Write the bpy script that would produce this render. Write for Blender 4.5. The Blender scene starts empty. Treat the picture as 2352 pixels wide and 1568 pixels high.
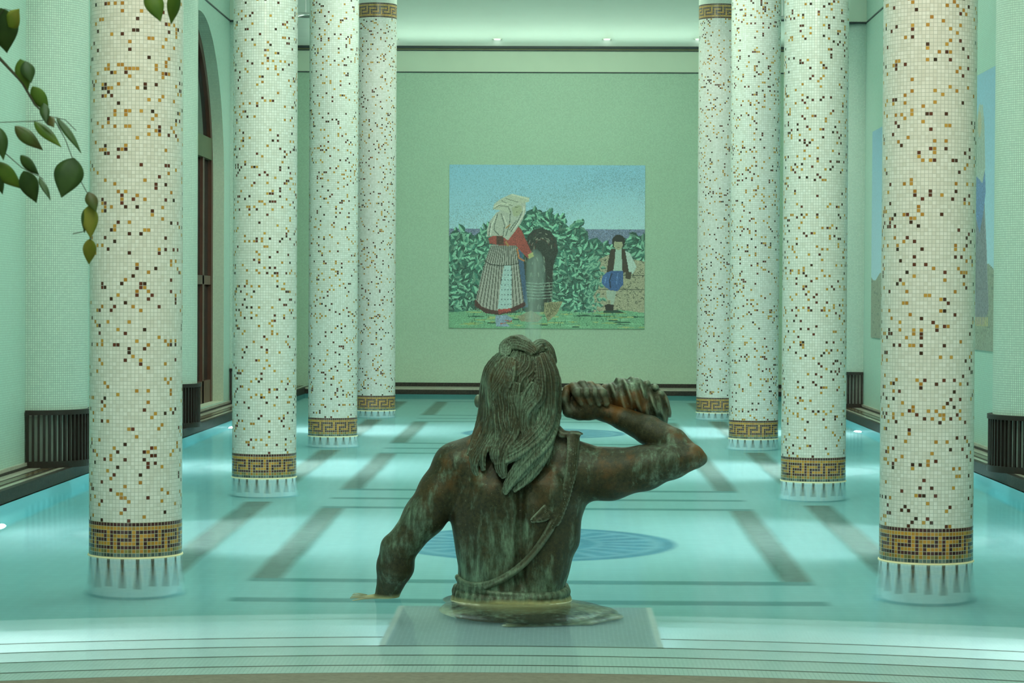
import bpy, bmesh, math, random
import numpy as np
from math import sin, cos, pi, sqrt, radians, atan2
from mathutils import Vector, Matrix

# ------------------------------------------------------------------ camera, light, exposure
SC = bpy.context.scene
C = SC.collection
FPX = 5300.0
CAM = np.array([0.1634, 0.0, 1.5546])
YAW, PITCH, ROLL = -0.0197, 0.0177, 0.0053

def cam_axes():
    cy, sy, cp, sp = cos(YAW), sin(YAW), cos(PITCH), sin(PITCH)
    fwd = np.array([sy*cp, cy*cp, -sp]); right = np.array([cy, -sy, 0.]); up = np.cross(right, fwd)
    return fwd, right*cos(ROLL)+up*sin(ROLL), -right*sin(ROLL)+up*cos(ROLL)
FWD, RGT, UPV = cam_axes()

def at(px, py, y):
    """point of the plane world-y = y seen at photo pixel (px, py)"""
    d = FWD + RGT*(px-1176)/FPX - UPV*(py-784)/FPX
    t = y/d[1]
    return CAM + d*t

cam_data = bpy.data.cameras.new('camera')
cam = bpy.data.objects.new('camera', cam_data); C.objects.link(cam)
cam_data.sensor_width = 36.0
cam_data.lens = FPX/2352*36.0
cam_data.clip_end = 200
M3 = Matrix((tuple(RGT), tuple(UPV), tuple(-FWD))).transposed()
cam.matrix_world = Matrix.Translation(Vector(CAM)) @ M3.to_4x4()
cam_data.dof.use_dof = True
cam_data.dof.focus_distance = 13.0
cam_data.dof.aperture_fstop = 22.0
SC.camera = cam

SC.view_settings.view_transform = 'Standard'
SC.view_settings.look = 'None'
SC.view_settings.exposure = 0.22
SC.view_settings.gamma = 1.0
SC.view_settings.use_curve_mapping = False
SC.cycles.sample_clamp_indirect = 4.0
SC.cycles.max_bounces = 7
SC.cycles.adaptive_min_samples = 16
SC.cycles.use_adaptive_sampling = True
SC.cycles.adaptive_threshold = 0.07
SC.cycles.diffuse_bounces = 4

world = bpy.data.worlds.new('world'); SC.world = world
world.use_nodes = True
world.node_tree.nodes['Background'].inputs[0].default_value = (0.02, 0.04, 0.05, 1)
world.node_tree.nodes['Background'].inputs[1].default_value = 1.0

def area_light(name, loc, size, size_y, power, col, rot=(0, 0, 0)):
    l = bpy.data.lights.new(name, 'AREA'); l.shape = 'RECTANGLE'; l.size = size; l.size_y = size_y
    l.energy = power; l.color = col
    o = bpy.data.objects.new(name, l); C.objects.link(o); o.location = loc; o.rotation_euler = rot
    return o
def spot_light(name, loc, target, power, col, angle, blend=0.8, rad=0.12):
    l = bpy.data.lights.new(name, 'SPOT'); l.energy = power; l.color = col; l.spot_size = radians(angle)
    l.spot_blend = blend; l.shadow_soft_size = rad
    o = bpy.data.objects.new(name, l); C.objects.link(o); o.location = loc
    o.rotation_euler = (Vector(target)-Vector(loc)).to_track_quat('-Z', 'Y').to_euler()
    return o

GREENISH = (0.74, 1.0, 0.76)
CEIL = 6.9
for k, (yy, pw) in enumerate(((1.5, 190), (8.0, 170), (17.0, 210), (26.0, 230), (34.5, 225))):
    area_light('added_ceiling_fill', (0, yy, CEIL-0.05), 4.0, 5.0, pw, GREENISH)  # unseen fill lights added under the ceiling to brighten hall and foliage
for s in (-1, 1):
    # strips of cove lighting behind the cornice
    area_light('cove_light', (s*4.2, 24, 6.0), 0.15, 28, 60, (0.70, 1.0, 0.80), (0, radians(180 - s*25), 0))
area_light('cove_light', (0, 38.9, 5.98), 8.0, 0.15, 6, (0.70, 1.0, 0.80), (radians(155), 0, 0))
# warm spots on the two nearest columns
spot_light('warm_spotlight', (-1.0, 9.5, 5.6), (-2.4, 14.0, 2.3), 540, (1.0, 0.80, 0.60), 66)
spot_light('warm_spotlight', (1.2, 9.5, 5.6), (2.4, 14.0, 2.3), 560, (1.0, 0.78, 0.60), 66)
for s_ in (-1, 1):
    for k_ in (1, 2, 3):
        spot_light('added_column_spot', (s_*1.3, 13.99+6.161*k_-3.6, 6.6), (s_*2.4, 13.99+6.161*k_, 2.2), 300, (1.0, 0.98, 0.86), 75)  # unseen spots added to brighten the farther columns
for s_ in (-1, 1):
    spot_light('pool_lamp_beam', (s_*3.86, 10.91, -0.30), (0, 10.6, -0.62), 300, (1.0, 0.97, 0.98), 96, 1.0, 0.07)
    for k_ in range(1, 4):                     # the beams of the underwater lamps in the pool's side walls
        yy_ = 13.99+6.161*(k_-0.5)
        spot_light('pool_lamp_beam', (s_*3.90, yy_, -1.25), (0, yy_, -1.40), 980, (1.0, 0.96, 0.98), 86, 1.0, 0.07)
spot_light('added_statue_spot', (-1.6, 6.6, 6.4), (0.0, 12.0, 0.6), 300, (0.95, 1.0, 0.86), 26)  # unseen spot added to lift the bronze
LAMP = 190.0                      # underwater lamps: emission of the lens

# ------------------------------------------------------------------ geometry of the place
D1, SP = 13.99, 6.161             # first pair of columns, spacing
COLX, COLR = 2.4, 0.28
PITCHT = 2*pi*COLR/77             # one mosaic tile
POOLX, WALLX = 4.02, 4.40
POOLEND, WALLEND = 38.15, 39.07
FLOORZ = -1.70
CY0, R0 = 2.56, 6.99              # arc of the pool's near edge
COPZ = 0.096
rnd = random.Random(7)

# ------------------------------------------------------------------ materials
def lin(c):
    c = np.array(c, float)/255.0
    return np.where(c <= 0.04045, c/12.92, ((c+0.055)/1.055)**2.4)

class NT:
    def __init__(s, name):
        s.m = bpy.data.materials.new(name); s.m.use_nodes = True
        s.t = s.m.node_tree; s.t.nodes.clear()
        s.out = s.t.nodes.new('ShaderNodeOutputMaterial')
    def n(s, typ, **kw):
        nd = s.t.nodes.new(typ)
        for k, v in kw.items(): setattr(nd, k, v)
        return nd
    def l(s, a, b): s.t.links.new(a, b)
    def put(s, sock, v):
        if hasattr(v, 'default_value') or isinstance(v, bpy.types.NodeSocket): s.t.links.new(v, sock)
        else: sock.default_value = v
    def math(s, op, a, b=None, c=None, clamp=False):
        nd = s.n('ShaderNodeMath', operation=op); nd.use_clamp = clamp
        s.put(nd.inputs[0], a)
        if b is not None: s.put(nd.inputs[1], b)
        if c is not None: s.put(nd.inputs[2], c)
        return nd.outputs[0]
    def vmath(s, op, a, b=None, **kw):
        nd = s.n('ShaderNodeVectorMath', operation=op)
        s.put(nd.inputs[0], a)
        if b is not None: s.put(nd.inputs[1], b)
        return nd.outputs[0]
    def mix(s, f, a, b):
        nd = s.n('ShaderNodeMix', data_type='RGBA')
        s.put(nd.inputs[0], f); s.put(nd.inputs[6], a if not isinstance(a, tuple) else (*a[:3], 1))
        s.put(nd.inputs[7], b if not isinstance(b, tuple) else (*b[:3], 1))
        return nd.outputs[2]
    def noise(s, vec, scale=5, detail=3, rough=0.5, dim='3D'):
        nd = s.n('ShaderNodeTexNoise', noise_dimensions=dim)
        if vec is not None: s.l(vec, nd.inputs['Vector'])
        nd.inputs['Scale'].default_value = scale; nd.inputs['Detail'].default_value = detail
        nd.inputs['Roughness'].default_value = rough
        return nd.outputs[0]
    def ramp(s, v, a, b, interp='LINEAR'):
        nd = s.n('ShaderNodeMapRange', clamp=True)
        nd.interpolation_type = interp
        s.put(nd.inputs[0], v); nd.inputs[1].default_value = a; nd.inputs[2].default_value = b
        return nd.outputs[0]
    def pbsdf(s, col, rough=0.5, metal=0.0, spec=0.5, normal=None, coat=0.0):
        b = s.n('ShaderNodeBsdfPrincipled')
        s.put(b.inputs['Base Color'], col if not isinstance(col, tuple) else (*col[:3], 1))
        s.put(b.inputs['Roughness'], rough); s.put(b.inputs['Metallic'], metal)
        s.put(b.inputs['Specular IOR Level'], spec)
        b.inputs['Coat Weight'].default_value = coat
        if normal is not None: s.l(normal, b.inputs['Normal'])
        s.l(b.outputs[0], s.out.inputs[0])
        return b
    def bump(s, h, strength=0.3, dist=0.01):
        nd = s.n('ShaderNodeBump'); nd.inputs['Strength'].default_value = strength
        nd.inputs['Distance'].default_value = dist; s.l(h, nd.inputs['Height'])
        return nd.outputs[0]

def plain(name, col, rough=0.5, metal=0.0, spec=0.5, var=0.12, scale=9):
    t = NT(name); co = t.n('ShaderNodeTexCoord')
    f = t.noise(co.outputs['Object'], scale, 4)
    a = tuple(c*(1-var) for c in col); b = tuple(min(1, c*(1+var)) for c in col)
    t.pbsdf(t.mix(f, a, b), rough, metal, spec)
    return t.m

def grid_mask(t, uv, g):
    """1 on grout lines of a unit uv grid"""
    sep = t.n('ShaderNodeSeparateXYZ'); t.l(uv, sep.inputs[0])
    m = None
    for k in (0, 1):
        fr = t.math('FRACT', sep.outputs[k])
        d = t.math('ABSOLUTE', t.math('SUBTRACT', fr, 0.5))
        a = t.math('GREATER_THAN', d, 0.5-g/2)
        m = a if m is None else t.math('MAXIMUM', m, a)
    return m

def mosaic_shaft(name, density=0.10):
    t = NT(name)
    uv = t.n('ShaderNodeUVMap').outputs[0]
    info = t.n('ShaderNodeObjectInfo')
    cell = t.vmath('FLOOR', uv)
    off = t.n('ShaderNodeCombineXYZ'); t.l(t.math('MULTIPLY', info.outputs['Random'], 913.0), off.inputs[2])
    v = t.vmath('ADD', cell, off.outputs[0])
    wn = t.n('ShaderNodeTexWhiteNoise', noise_dimensions='3D'); t.l(v, wn.inputs['Vector'])
    sc = t.n('ShaderNodeSeparateColor'); t.l(wn.outputs['Color'], sc.inputs[0])
    clump = t.noise(v, 0.16, 2, 0.6)
    dens = t.math('MULTIPLY', t.math('MULTIPLY_ADD', t.ramp(clump, 0.30, 0.70), 1.2, 0.35), density)
    speck = t.math('LESS_THAN', wn.outputs['Value'], dens)
    isgold = t.math('GREATER_THAN', sc.outputs[1], 0.47)
    gold = t.mix(sc.outputs[2], (0.40, 0.18, 0.028), (0.55, 0.31, 0.06))
    dark = t.mix(sc.outputs[2], (0.035, 0.018, 0.010), (0.14, 0.035, 0.02))
    tint = t.mix(sc.outputs[2], (0.66, 0.655, 0.60), (0.80, 0.80, 0.77))
    col = t.mix(speck, tint, t.mix(isgold, dark, gold))
    g = grid_mask(t, uv, 0.13)
    col = t.mix(g, col, (0.44, 0.46, 0.42))
    h = t.math('SUBTRACT', 1.0, g)
    t.pbsdf(col, t.mix(g, (0.22,)*3, (0.8,)*3), 0, 0.5, t.bump(h, 0.25, 0.002))
    return t.m

def tile_attr(name, grout, g=0.12, rough=0.25):
    """tiles coloured by a colour attribute, grout from the uv grid"""
    t = NT(name)
    at_ = t.n('ShaderNodeAttribute', attribute_name='tile')
    uv = t.n('ShaderNodeUVMap').outputs[0]
    col = at_.outputs['Color']
    if g > 0:
        m = grid_mask(t, uv, g); col = t.mix(m, col, grout)
    t.pbsdf(col, rough, 0, 0.5)
    return t.m

def wall_tiles(name, axes, tile=(0.47, 0.64, 0.55), grout=(0.33, 0.45, 0.385), pitch=0.0197, g=0.14, blotch=0.10):
    t = NT(name); geo = t.n('ShaderNodeNewGeometry')
    sep = t.n('ShaderNodeSeparateXYZ'); t.l(geo.outputs['Position'], sep.inputs[0])
    cb = t.n('ShaderNodeCombineXYZ')
    for k, a in enumerate(axes):
        t.l(t.math('DIVIDE', sep.outputs['XYZ'.index(a)], pitch), cb.inputs[k])
    m = grid_mask(t, cb.outputs[0], g)
    wn = t.n('ShaderNodeTexWhiteNoise', noise_dimensions='3D'); t.l(t.vmath('FLOOR', cb.outputs[0]), wn.inputs['Vector'])
    v1 = t.noise(geo.outputs['Position'], 1.3, 4, 0.6)
    f = t.math('MULTIPLY_ADD', wn.outputs['Value'], 0.5, t.math('MULTIPLY', v1, 0.5))
    col = t.mix(f, tuple(c*(1-blotch) for c in tile), tuple(min(1, c*(1+blotch)) for c in tile))
    col = t.mix(m, col, grout)
    t.pbsdf(col, 0.45, 0, 0.4)
    return t.m

MAT = {}
MAT['shaft'] = mosaic_shaft('speckled mosaic')
MAT['band'] = tile_attr('gold key mosaic', (0.50, 0.46, 0.33), 0.13)
MAT['mural'] = tile_attr('mural mosaic', (0.3, 0.3, 0.3), 0.0, 0.6)
MAT['plainmosaic'] = wall_tiles('pale neck mosaic', 'XZ', (0.70, 0.72, 0.66), (0.5, 0.52, 0.48))
MAT['wall_side'] = wall_tiles('side wall mosaic', 'YZ')
MAT['wall_end'] = wall_tiles('end wall mosaic', 'XZ', (0.49, 0.63, 0.495), (0.39, 0.48, 0.385), 0.02, 0.2, 0.16)
MAT['plaster'] = plain('ceiling plaster', (0.72, 0.76, 0.72), 0.8, 0, 0.2, 0.03, 2)
MAT['frieze'] = plain('frieze plaster', (0.68, 0.72, 0.60), 0.7, 0, 0.2, 0.04, 3)
MAT['darkline'] = plain('dark trim stone', (0.035, 0.045, 0.05), 0.5)
MAT['goldline'] = plain('ochre trim', (0.30, 0.26, 0.13), 0.5)
MAT['iron'] = plain('dark brown painted iron', (0.028, 0.018, 0.014), 0.5, 0.2)
MAT['wood'] = plain('dark red wood', (0.10, 0.035, 0.022), 0.4, 0, 0.5, 0.3, 6)
MAT['wood_lt'] = plain('weathered green wood', (0.10, 0.11, 0.05), 0.5, 0, 0.5, 0.2, 6)
MAT['reveal'] = wall_tiles('reveal mosaic', 'XZ', (0.64, 0.70, 0.54), (0.46, 0.5, 0.4))
MAT['poolwhite'] = wall_tiles('pool tile', 'XY', (0.60, 0.765, 0.735), (0.45, 0.61, 0.585), 0.10, 0.05, 0.04)
MAT['poolwall'] = wall_tiles('pool wall tile', 'YZ', (0.34, 0.64, 0.62), (0.26, 0.52, 0.50), 0.08, 0.06, 0.05)
MAT['inlay_line'] = wall_tiles('pool inlay grey', 'XY', (0.25, 0.42, 0.41), (0.30, 0.46, 0.44), 0.05, 0.1, 0.15)
MAT['inlay_pale'] = wall_tiles('pool inlay pale blue', 'XY', (0.30, 0.50, 0.58), (0.38, 0.55, 0.62), 0.05, 0.1, 0.2)
MAT['inlay'] = wall_tiles('pool inlay brown', 'XY', (0.30, 0.33, 0.285), (0.30, 0.33, 0.285), 0.05, 0.1, 0.25)
MAT['inlay_blue'] = wall_tiles('pool inlay blue', 'XY', (0.18, 0.36, 0.46), (0.2, 0.4, 0.48), 0.05, 0.1, 0.3)
MAT['nosing'] = plain('step nosing', (0.16, 0.17, 0.15), 0.6)
MAT['line_white'] = plain('white edge tile', (0.92, 0.95, 0.93), 0.4)

def marble(name, c1, c2, c3, scale=5, rough=0.2):
    t = NT(name); co = t.n('ShaderNodeNewGeometry')
    w = t.noise(co.outputs['Position'], scale, 8, 0.65)
    w2 = t.noise(co.outputs['Position'], scale*5, 5, 0.6)
    col = t.mix(t.ramp(w, 0.35, 0.65), c1, c2)
    vein = t.ramp(t.math('ABSOLUTE', t.math('SUBTRACT', w2, 0.5)), 0.03, 0.0)
    t.pbsdf(t.mix(t.math('MULTIPLY', vein, 0.5), col, c3), rough)
    return t.m
MAT['blackmarble'] = marble('dark brown marble', (0.006, 0.005, 0.004), (0.018, 0.011, 0.007), (0.10, 0.075, 0.055), 4, 0.55)
MAT['brownmarble'] = marble('brown marble', (0.16, 0.11, 0.06), (0.09, 0.06, 0.035), (0.4, 0.33, 0.22), 6)
MAT['palemarble'] = marble('pale marble', (0.50, 0.48, 0.40), (0.40, 0.38, 0.31), (0.65, 0.62, 0.55), 3)
MAT['deck'] = marble('grey brown stone', (0.27, 0.205, 0.165), (0.19, 0.145, 0.115), (0.34, 0.27, 0.21), 30, 0.75)

def glass_dark():
    t = NT('dark window glass'); t.pbsdf((0.02, 0.03, 0.03), 0.06, 0, 0.6); return t.m
MAT['glass'] = glass_dark()
def emis(name, col, s):
    t = NT(name); e = t.n('ShaderNodeEmission'); e.inputs[0].default_value = (*col, 1); e.inputs[1].default_value = s
    t.l(e.outputs[0], t.out.inputs[0]); return t.m
MAT['lens'] = emis('pool lamp lens', (0.93, 0.98, 1.0), LAMP)
MAT['covelens'] = emis('downlight lens', (0.8, 1.0, 0.85), 1.6)
MAT['steel'] = plain('steel rim', (0.5, 0.5, 0.5), 0.3, 0.9)

def water_material():
    t = NT('pool water'); geo = t.n('ShaderNodeNewGeometry'); P = geo.outputs['Position']
    # capillary ripples finer than anything the eye resolves: crests run away from the viewer
    wn = t.n('ShaderNodeTexWhiteNoise', noise_dimensions='3D'); t.l(t.vmath('MULTIPLY', P, (3171.0, 2713.0, 1.0)), wn.inputs['Vector'])
    wc = t.vmath('SUBTRACT', wn.outputs['Color'], (0.5, 0.5, 0.5))
    fine = t.vmath('MULTIPLY', wc, (0.042, 0.016, 0.0))
    # slow long swell
    nz = t.n('ShaderNodeTexNoise'); t.l(t.vmath('MULTIPLY', P, (0.35, 2.2, 1.0)), nz.inputs['Vector'])
    nz.inputs['Scale'].default_value = 1.0; nz.inputs['Detail'].default_value = 3
    sw = t.vmath('MULTIPLY', t.vmath('SUBTRACT', nz.outputs['Color'], (0.5, 0.5, 0.5)), (0.02, 0.016, 0.0))
    nrm = t.vmath('NORMALIZE', t.vmath('ADD', t.vmath('ADD', geo.outputs['Normal'], fine), sw))
    g = t.n('ShaderNodeBsdfRefraction'); g.inputs['Color'].default_value = (0.97, 1.0, 1.0, 1)
    g.inputs['Roughness'].default_value = 0.0; g.inputs['IOR'].default_value = 1.333
    gl = t.n('ShaderNodeBsdfGlossy'); gl.inputs['Roughness'].default_value = 0.02
    fr = t.n('ShaderNodeFresnel'); fr.inputs['IOR'].default_value = 1.333
    mx = t.n('ShaderNodeMixShader')
    for nd in (g, gl, fr): t.l(nrm, nd.inputs['Normal'])
    t.l(t.math('MULTIPLY', fr.outputs[0], 0.38), mx.inputs[0])
    t.l(g.outputs[0], mx.inputs[1]); t.l(gl.outputs[0], mx.inputs[2]); t.l(mx.outputs[0], t.out.inputs[0])
    va = t.n('ShaderNodeVolumeAbsorption'); va.inputs['Color'].default_value = (0.25, 0.80, 0.86, 1)
    va.inputs['Density'].default_value = 0.165; t.l(va.outputs[0], t.out.inputs['Volume'])
    return t.m
MAT['water'] = water_material()

def bronze(name, green=0.5, hairy=0.0):
    t = NT(name); geo = t.n('ShaderNodeNewGeometry'); P = geo.outputs['Position']
    sep = t.n('ShaderNodeSeparateXYZ'); t.l(P, sep.inputs[0])
    n1 = t.noise(P, 3.2, 6, 0.62)
    streak = t.noise(t.vmath('MULTIPLY', P, (150, 150, 11) if hairy else (26, 26, 7)), 1.0, 6, 0.68)
    fine = t.noise(P, 60, 5, 0.7)
    n3 = t.noise(t.vmath('ADD', P, (4.2, 1.7, 9.1)), 4.0, 4, 0.6)
    brown = t.mix(t.ramp(fine, 0.3, 0.7), (0.018, 0.018, 0.009), (0.070, 0.054, 0.024))
    rust = (0.20, 0.075, 0.012)
    patina = t.mix(t.ramp(streak, 0.32, 0.68), (0.035, 0.062, 0.040), (0.22, 0.30, 0.21))
    gmask = t.math('ADD', t.math('MULTIPLY', n1, 1.1), t.math('MULTIPLY', streak, 0.7))
    # greener towards the water where spray keeps the metal wet
    low = t.ramp(sep.outputs[2], 1.15, 0.05)
    gm = t.ramp(t.math('ADD', gmask, t.math('MULTIPLY', low, 0.22)), 1.06-green*0.30, 1.30-green*0.30)
    col = t.mix(gm, brown, patina)
    up = t.ramp(sep.outputs[2], 0.45, 0.75)
    rm = t.math('MULTIPLY', t.math('MULTIPLY', t.ramp(n3, 0.53, 0.68), t.math('SUBTRACT', 1.0, gm)), t.math('MULTIPLY', up, 0.9 if not hairy else 0.25))
    col = t.mix(rm, col, rust)
    # paler edges and darker hollows
    pt = geo.outputs['Pointiness']
    edge = t.ramp(pt, 0.507, 0.55)
    col = t.mix(t.math('MULTIPLY', edge, 0.55), col, (0.34, 0.41, 0.30))
    hol = t.ramp(pt, 0.485, 0.43)
    col = t.mix(t.math('MULTIPLY', hol, 0.75), col, (0.012, 0.016, 0.010))
    speck = t.ramp(t.noise(P, 140, 2, 0.5), 0.70, 0.76)
    col = t.mix(t.math('MULTIPLY', speck, 0.6), col, (0.32, 0.34, 0.22))
    # lime scale at and under the waterline
    zz = t.math('ADD', sep.outputs[2], t.math('MULTIPLY', t.math('SUBTRACT', n3, 0.5), 0.05))
    wl = t.math('MULTIPLY', t.ramp(zz, 0.026, 0.006), t.math('MAXIMUM', t.ramp(zz, -0.12, -0.05), t.math('MULTIPLY', t.ramp(n1, 0.46, 0.62), 0.45)))
    col = t.mix(t.math('MULTIPLY', wl, 0.8), col, (0.50, 0.42, 0.20))
    h = t.math('ADD', t.math('MULTIPLY', fine, 0.6), t.math('MULTIPLY', streak, 0.6))
    t.pbsdf(col, t.math('MULTIPLY_ADD', fine, 0.3, 0.34), 0.25, 0.5, t.bump(h, 0.6 if hairy else 0.4, 0.008))
    return t.m
MAT['bronze'] = bronze('patinated bronze', 0.12)
MAT['bronze_hair'] = bronze('patinated bronze hair', 0.52, 1)
MAT['bronze_shell'] = bronze('patinated bronze shell', 0.55)

# ------------------------------------------------------------------ object helpers
def setp(o, label=None, cat=None, group=None, kind=None):
    if label: o['label'] = label
    if cat: o['category'] = cat
    if group: o['group'] = group
    if kind: o['kind'] = kind
    return o
def empty(name, loc=(0, 0, 0), rotz=0):
    o = bpy.data.objects.new(name, None); C.objects.link(o); o.location = loc; o.rotation_euler = (0, 0, rotz)
    o.empty_display_size = 0.1
    return o
def mesh_obj(name, verts, faces, mats, parent=None, smooth=False, midx=None, uv=None, col=None, loc=None):
    me = bpy.data.meshes.new(name)
    verts = np.asarray(verts, float)
    if isinstance(faces, np.ndarray) and faces.ndim == 2:
        n = faces.shape[1]; me.vertices.add(len(verts)); me.vertices.foreach_set('co', verts.astype(np.float32).ravel())
        me.loops.add(faces.size); me.loops.foreach_set('vertex_index', faces.astype(np.int32).ravel())
        me.polygons.add(len(faces)); me.polygons.foreach_set('loop_start', np.arange(0, faces.size, n, dtype=np.int32))
        me.update(calc_edges=True)
    else:
        me.from_pydata([tuple(v) for v in verts], [], [tuple(f) for f in faces])
    for m in (mats if isinstance(mats, (list, tuple)) else [mats]): me.materials.append(m)
    if midx is not None: me.polygons.foreach_set('material_index', np.asarray(midx, np.int32))
    if smooth: me.polygons.foreach_set('use_smooth', [True]*len(me.polygons))
    if uv is not None:
        l = me.uv_layers.new(name='UVMap'); l.data.foreach_set('uv', np.asarray(uv, np.float32).ravel())
    if col is not None:
        a = me.color_attributes.new('tile', 'FLOAT_COLOR', 'CORNER')
        a.data.foreach_set('color', np.asarray(col, np.float32).ravel())
    me.validate(); me.update()
    o = bpy.data.objects.new(name, me); C.objects.link(o)
    if parent: o.parent = parent
    if loc is not None: o.location = loc
    return o

class MB:
    """collects shapes for one mesh"""
    def __init__(s): s.v = []; s.f = []; s.m = []
    def add(s, v, f, mi=0):
        o = len(s.v); s.v += [tuple(map(float, p)) for p in v]; s.f += [tuple(i+o for i in q) for q in f]; s.m += [mi]*len(f)
    def box(s, x0, x1, y0, y1, z0, z1, mi=0):
        v = [(x, y, z) for z in (z0, z1) for y in (y0, y1) for x in (x0, x1)]
        s.add(v, [(0, 2, 3, 1), (4, 5, 7, 6), (0, 1, 5, 4), (2, 6, 7, 3), (0, 4, 6, 2), (1, 3, 7, 5)], mi)
    def tube(s, pts, rad, n=8, mi=0, caps=True):
        pts = [Vector(p) for p in pts]
        if not hasattr(rad, '__len__'): rad = [rad]*len(pts)
        v = []; ref = None
        for i, p in enumerate(pts):
            d = (pts[min(i+1, len(pts)-1)]-pts[max(i-1, 0)]).normalized()
            if ref is None:
                ref = Vector((0, 0, 1)) if abs(d.z) < 0.9 else Vector((1, 0, 0))
            a = d.cross(ref).normalized(); b = a.cross(d).normalized(); ref = b
            for k in range(n):
                t = 2*pi*k/n; v.append(p+(a*cos(t)+b*sin(t))*rad[i])
        f = [(i*n+k, i*n+(k+1) % n, (i+1)*n+(k+1) % n, (i+1)*n+k) for i in range(len(pts)-1) for k in range(n)]
        if caps: f += [tuple(range(n))[::-1], tuple((len(pts)-1)*n+k for k in range(n))]
        s.add(v, f, mi)
    def lathe(s, prof, n=32, cx=0, cy=0, mi=0, a0=0, a1=2*pi):
        full = abs(a1-a0-2*pi) < 1e-6; m = n if full else n+1
        v = [(cx+r*cos(a0+(a1-a0)*k/n), cy+r*sin(a0+(a1-a0)*k/n), z) for r, z in prof for k in range(m)]
        f = []
        for i in range(len(prof)-1):
            for k in range(n):
                k2 = (k+1) % m
                f.append((i*m+k, i*m+k2, (i+1)*m+k2, (i+1)*m+k))
        s.add(v, f, mi)
    def disc(s, c, r, n=24, nrm=(0, 0, 1), mi=0):
        nv = Vector(nrm).normalized(); a = nv.orthogonal().normalized(); b = nv.cross(a); c = Vector(c)
        s.add([c+(a*cos(2*pi*k/n)+b*sin(2*pi*k/n))*r for k in range(n)], [tuple(range(n))], mi)
    def build(s, name, mats, parent=None, smooth=False):
        return mesh_obj(name, s.v, s.f, mats, parent, smooth, s.m)

def struct(name, mb, mats, label=None, smooth=False):
    o = mb.build(name, mats, None, smooth); setp(o, label, None, None, 'structure'); return o

# ------------------------------------------------------------------ room shell
YF = -3.0
# left wall with one arched opening
WY, WHW, WSPR, WBOT = D1+2.5*SP, 2.07, 3.15, 0.16      # arch centre (y), half width, spring height, sill
WTOP = CEIL
mb = MB()
x = -WALLX
def lq(y0, y1, z0, z1): mb.add([(x, y0, z0), (x, y1, z0), (x, y1, z1), (x, y0, z1)], [(0, 1, 2, 3)])
lq(YF, WY-WHW, 0.0, WTOP); lq(WY+WHW, WALLEND, 0.0, WTOP); lq(WY-WHW, WY+WHW, 0.0, WBOT)
N = 32
for k in range(N):
    a, b = pi*k/N, pi*(k+1)/N
    ya, za, yb, zb = WY-WHW*cos(a), WSPR+WHW*sin(a), WY-WHW*cos(b), WSPR+WHW*sin(b)
    mb.add([(x, ya, za), (x, yb, zb), (x, yb, WTOP), (x, ya, WTOP)], [(0, 1, 2, 3)])
# reveal
XR = -4.58
prof = [(WY-WHW, WBOT), (WY-WHW, WSPR)]+[(WY-WHW*cos(pi*k/N), WSPR+WHW*sin(pi*k/N)) for k in range(1, N)]+[(WY+WHW, WSPR), (WY+WHW, WBOT)]
for p, q in zip(prof, prof[1:]+prof[:1]):
    mb.add([(x, p[0], p[1]), (x, q[0], q[1]), (XR-0.1, q[0], q[1]), (XR-0.1, p[0], p[1])], [(0, 1, 2, 3)], 1)
struct('wall_left', mb, [MAT['wall_side'], MAT['reveal']])
mb = MB(); mb.add([(WALLX, YF, 0), (WALLX, WALLEND, 0), (WALLX, WALLEND, WTOP), (WALLX, YF, WTOP)], [(0, 3, 2, 1)])
struct('wall_right', mb, MAT['wall_side'])
mb = MB(); mb.add([(-WALLX, WALLEND, 0), (WALLX, WALLEND, 0), (WALLX, WALLEND, 5.41), (-WALLX, WALLEND, 5.41)], [(0, 1, 2, 3)])
mb.add([(-WALLX, WALLEND, 5.41), (WALLX, WALLEND, 5.41), (WALLX, WALLEND, WTOP), (-WALLX, WALLEND, WTOP)], [(0, 1, 2, 3)], 1)
struct('wall_back', mb, [MAT['wall_end'], MAT['frieze']])
mb = MB(); mb.add([(-WALLX, YF, 0), (WALLX, YF, 0), (WALLX, YF, WTOP), (-WALLX, YF, WTOP)], [(3, 2, 1, 0)])
struct('wall_front', mb, MAT['frieze'])
# ceiling with a cove round it
mb = MB(); mb.add([(-WALLX, YF, CEIL), (WALLX, YF, CEIL), (WALLX, WALLEND, CEIL), (-WALLX, WALLEND, CEIL)], [(0, 1, 2, 3)])
CR = CEIL-5.86
N = 12
for k in range(N):
    a, b = pi/2*k/N, pi/2*(k+1)/N
    def cp(t): return (CR*(1-cos(t)), CEIL-CR+CR*sin(t))      # distance in from the wall, height
    (ia, za), (ib, zb) = cp(a), cp(b)
    mb.add([(-WALLX, WALLEND-ia, za), (WALLX, WALLEND-ia, za), (WALLX, WALLEND-ib, zb), (-WALLX, WALLEND-ib, zb)], [(0, 1, 2, 3)])
    for s in (-1, 1):
        mb.add([(s*(WALLX-ia*0.6), YF, za), (s*(WALLX-ia*0.6), WALLEND, za), (s*(WALLX-ib*0.6), WALLEND, zb), (s*(WALLX-ib*0.6), YF, zb)], [(0, 1, 2, 3)])
struct('ceiling', mb, MAT['plaster'], smooth=False)
# cornice lines
def line_run(name, z0, z1, dep, mat):
    m = MB(); m.box(-WALLX, WALLX, WALLEND-dep, WALLEND-0.0005, z0, z1)
    for s in (-1, 1):
        xa, xb = sorted((s*(WALLX-0.0005), s*(WALLX-dep))); m.box(xa, xb, YF, WALLEND, z0, z1)
    struct(name, m, mat)
line_run('trim_1', 5.400, 5.418, 0.012, MAT['darkline'])
line_run('trim_2', 5.770, 5.788, 0.02, MAT['darkline'])
line_run('trim_3', 5.788, 5.806, 0.02, MAT['goldline'])
line_run('trim_4', 5.806, 5.85, 0.045, MAT['darkline'])

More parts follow.
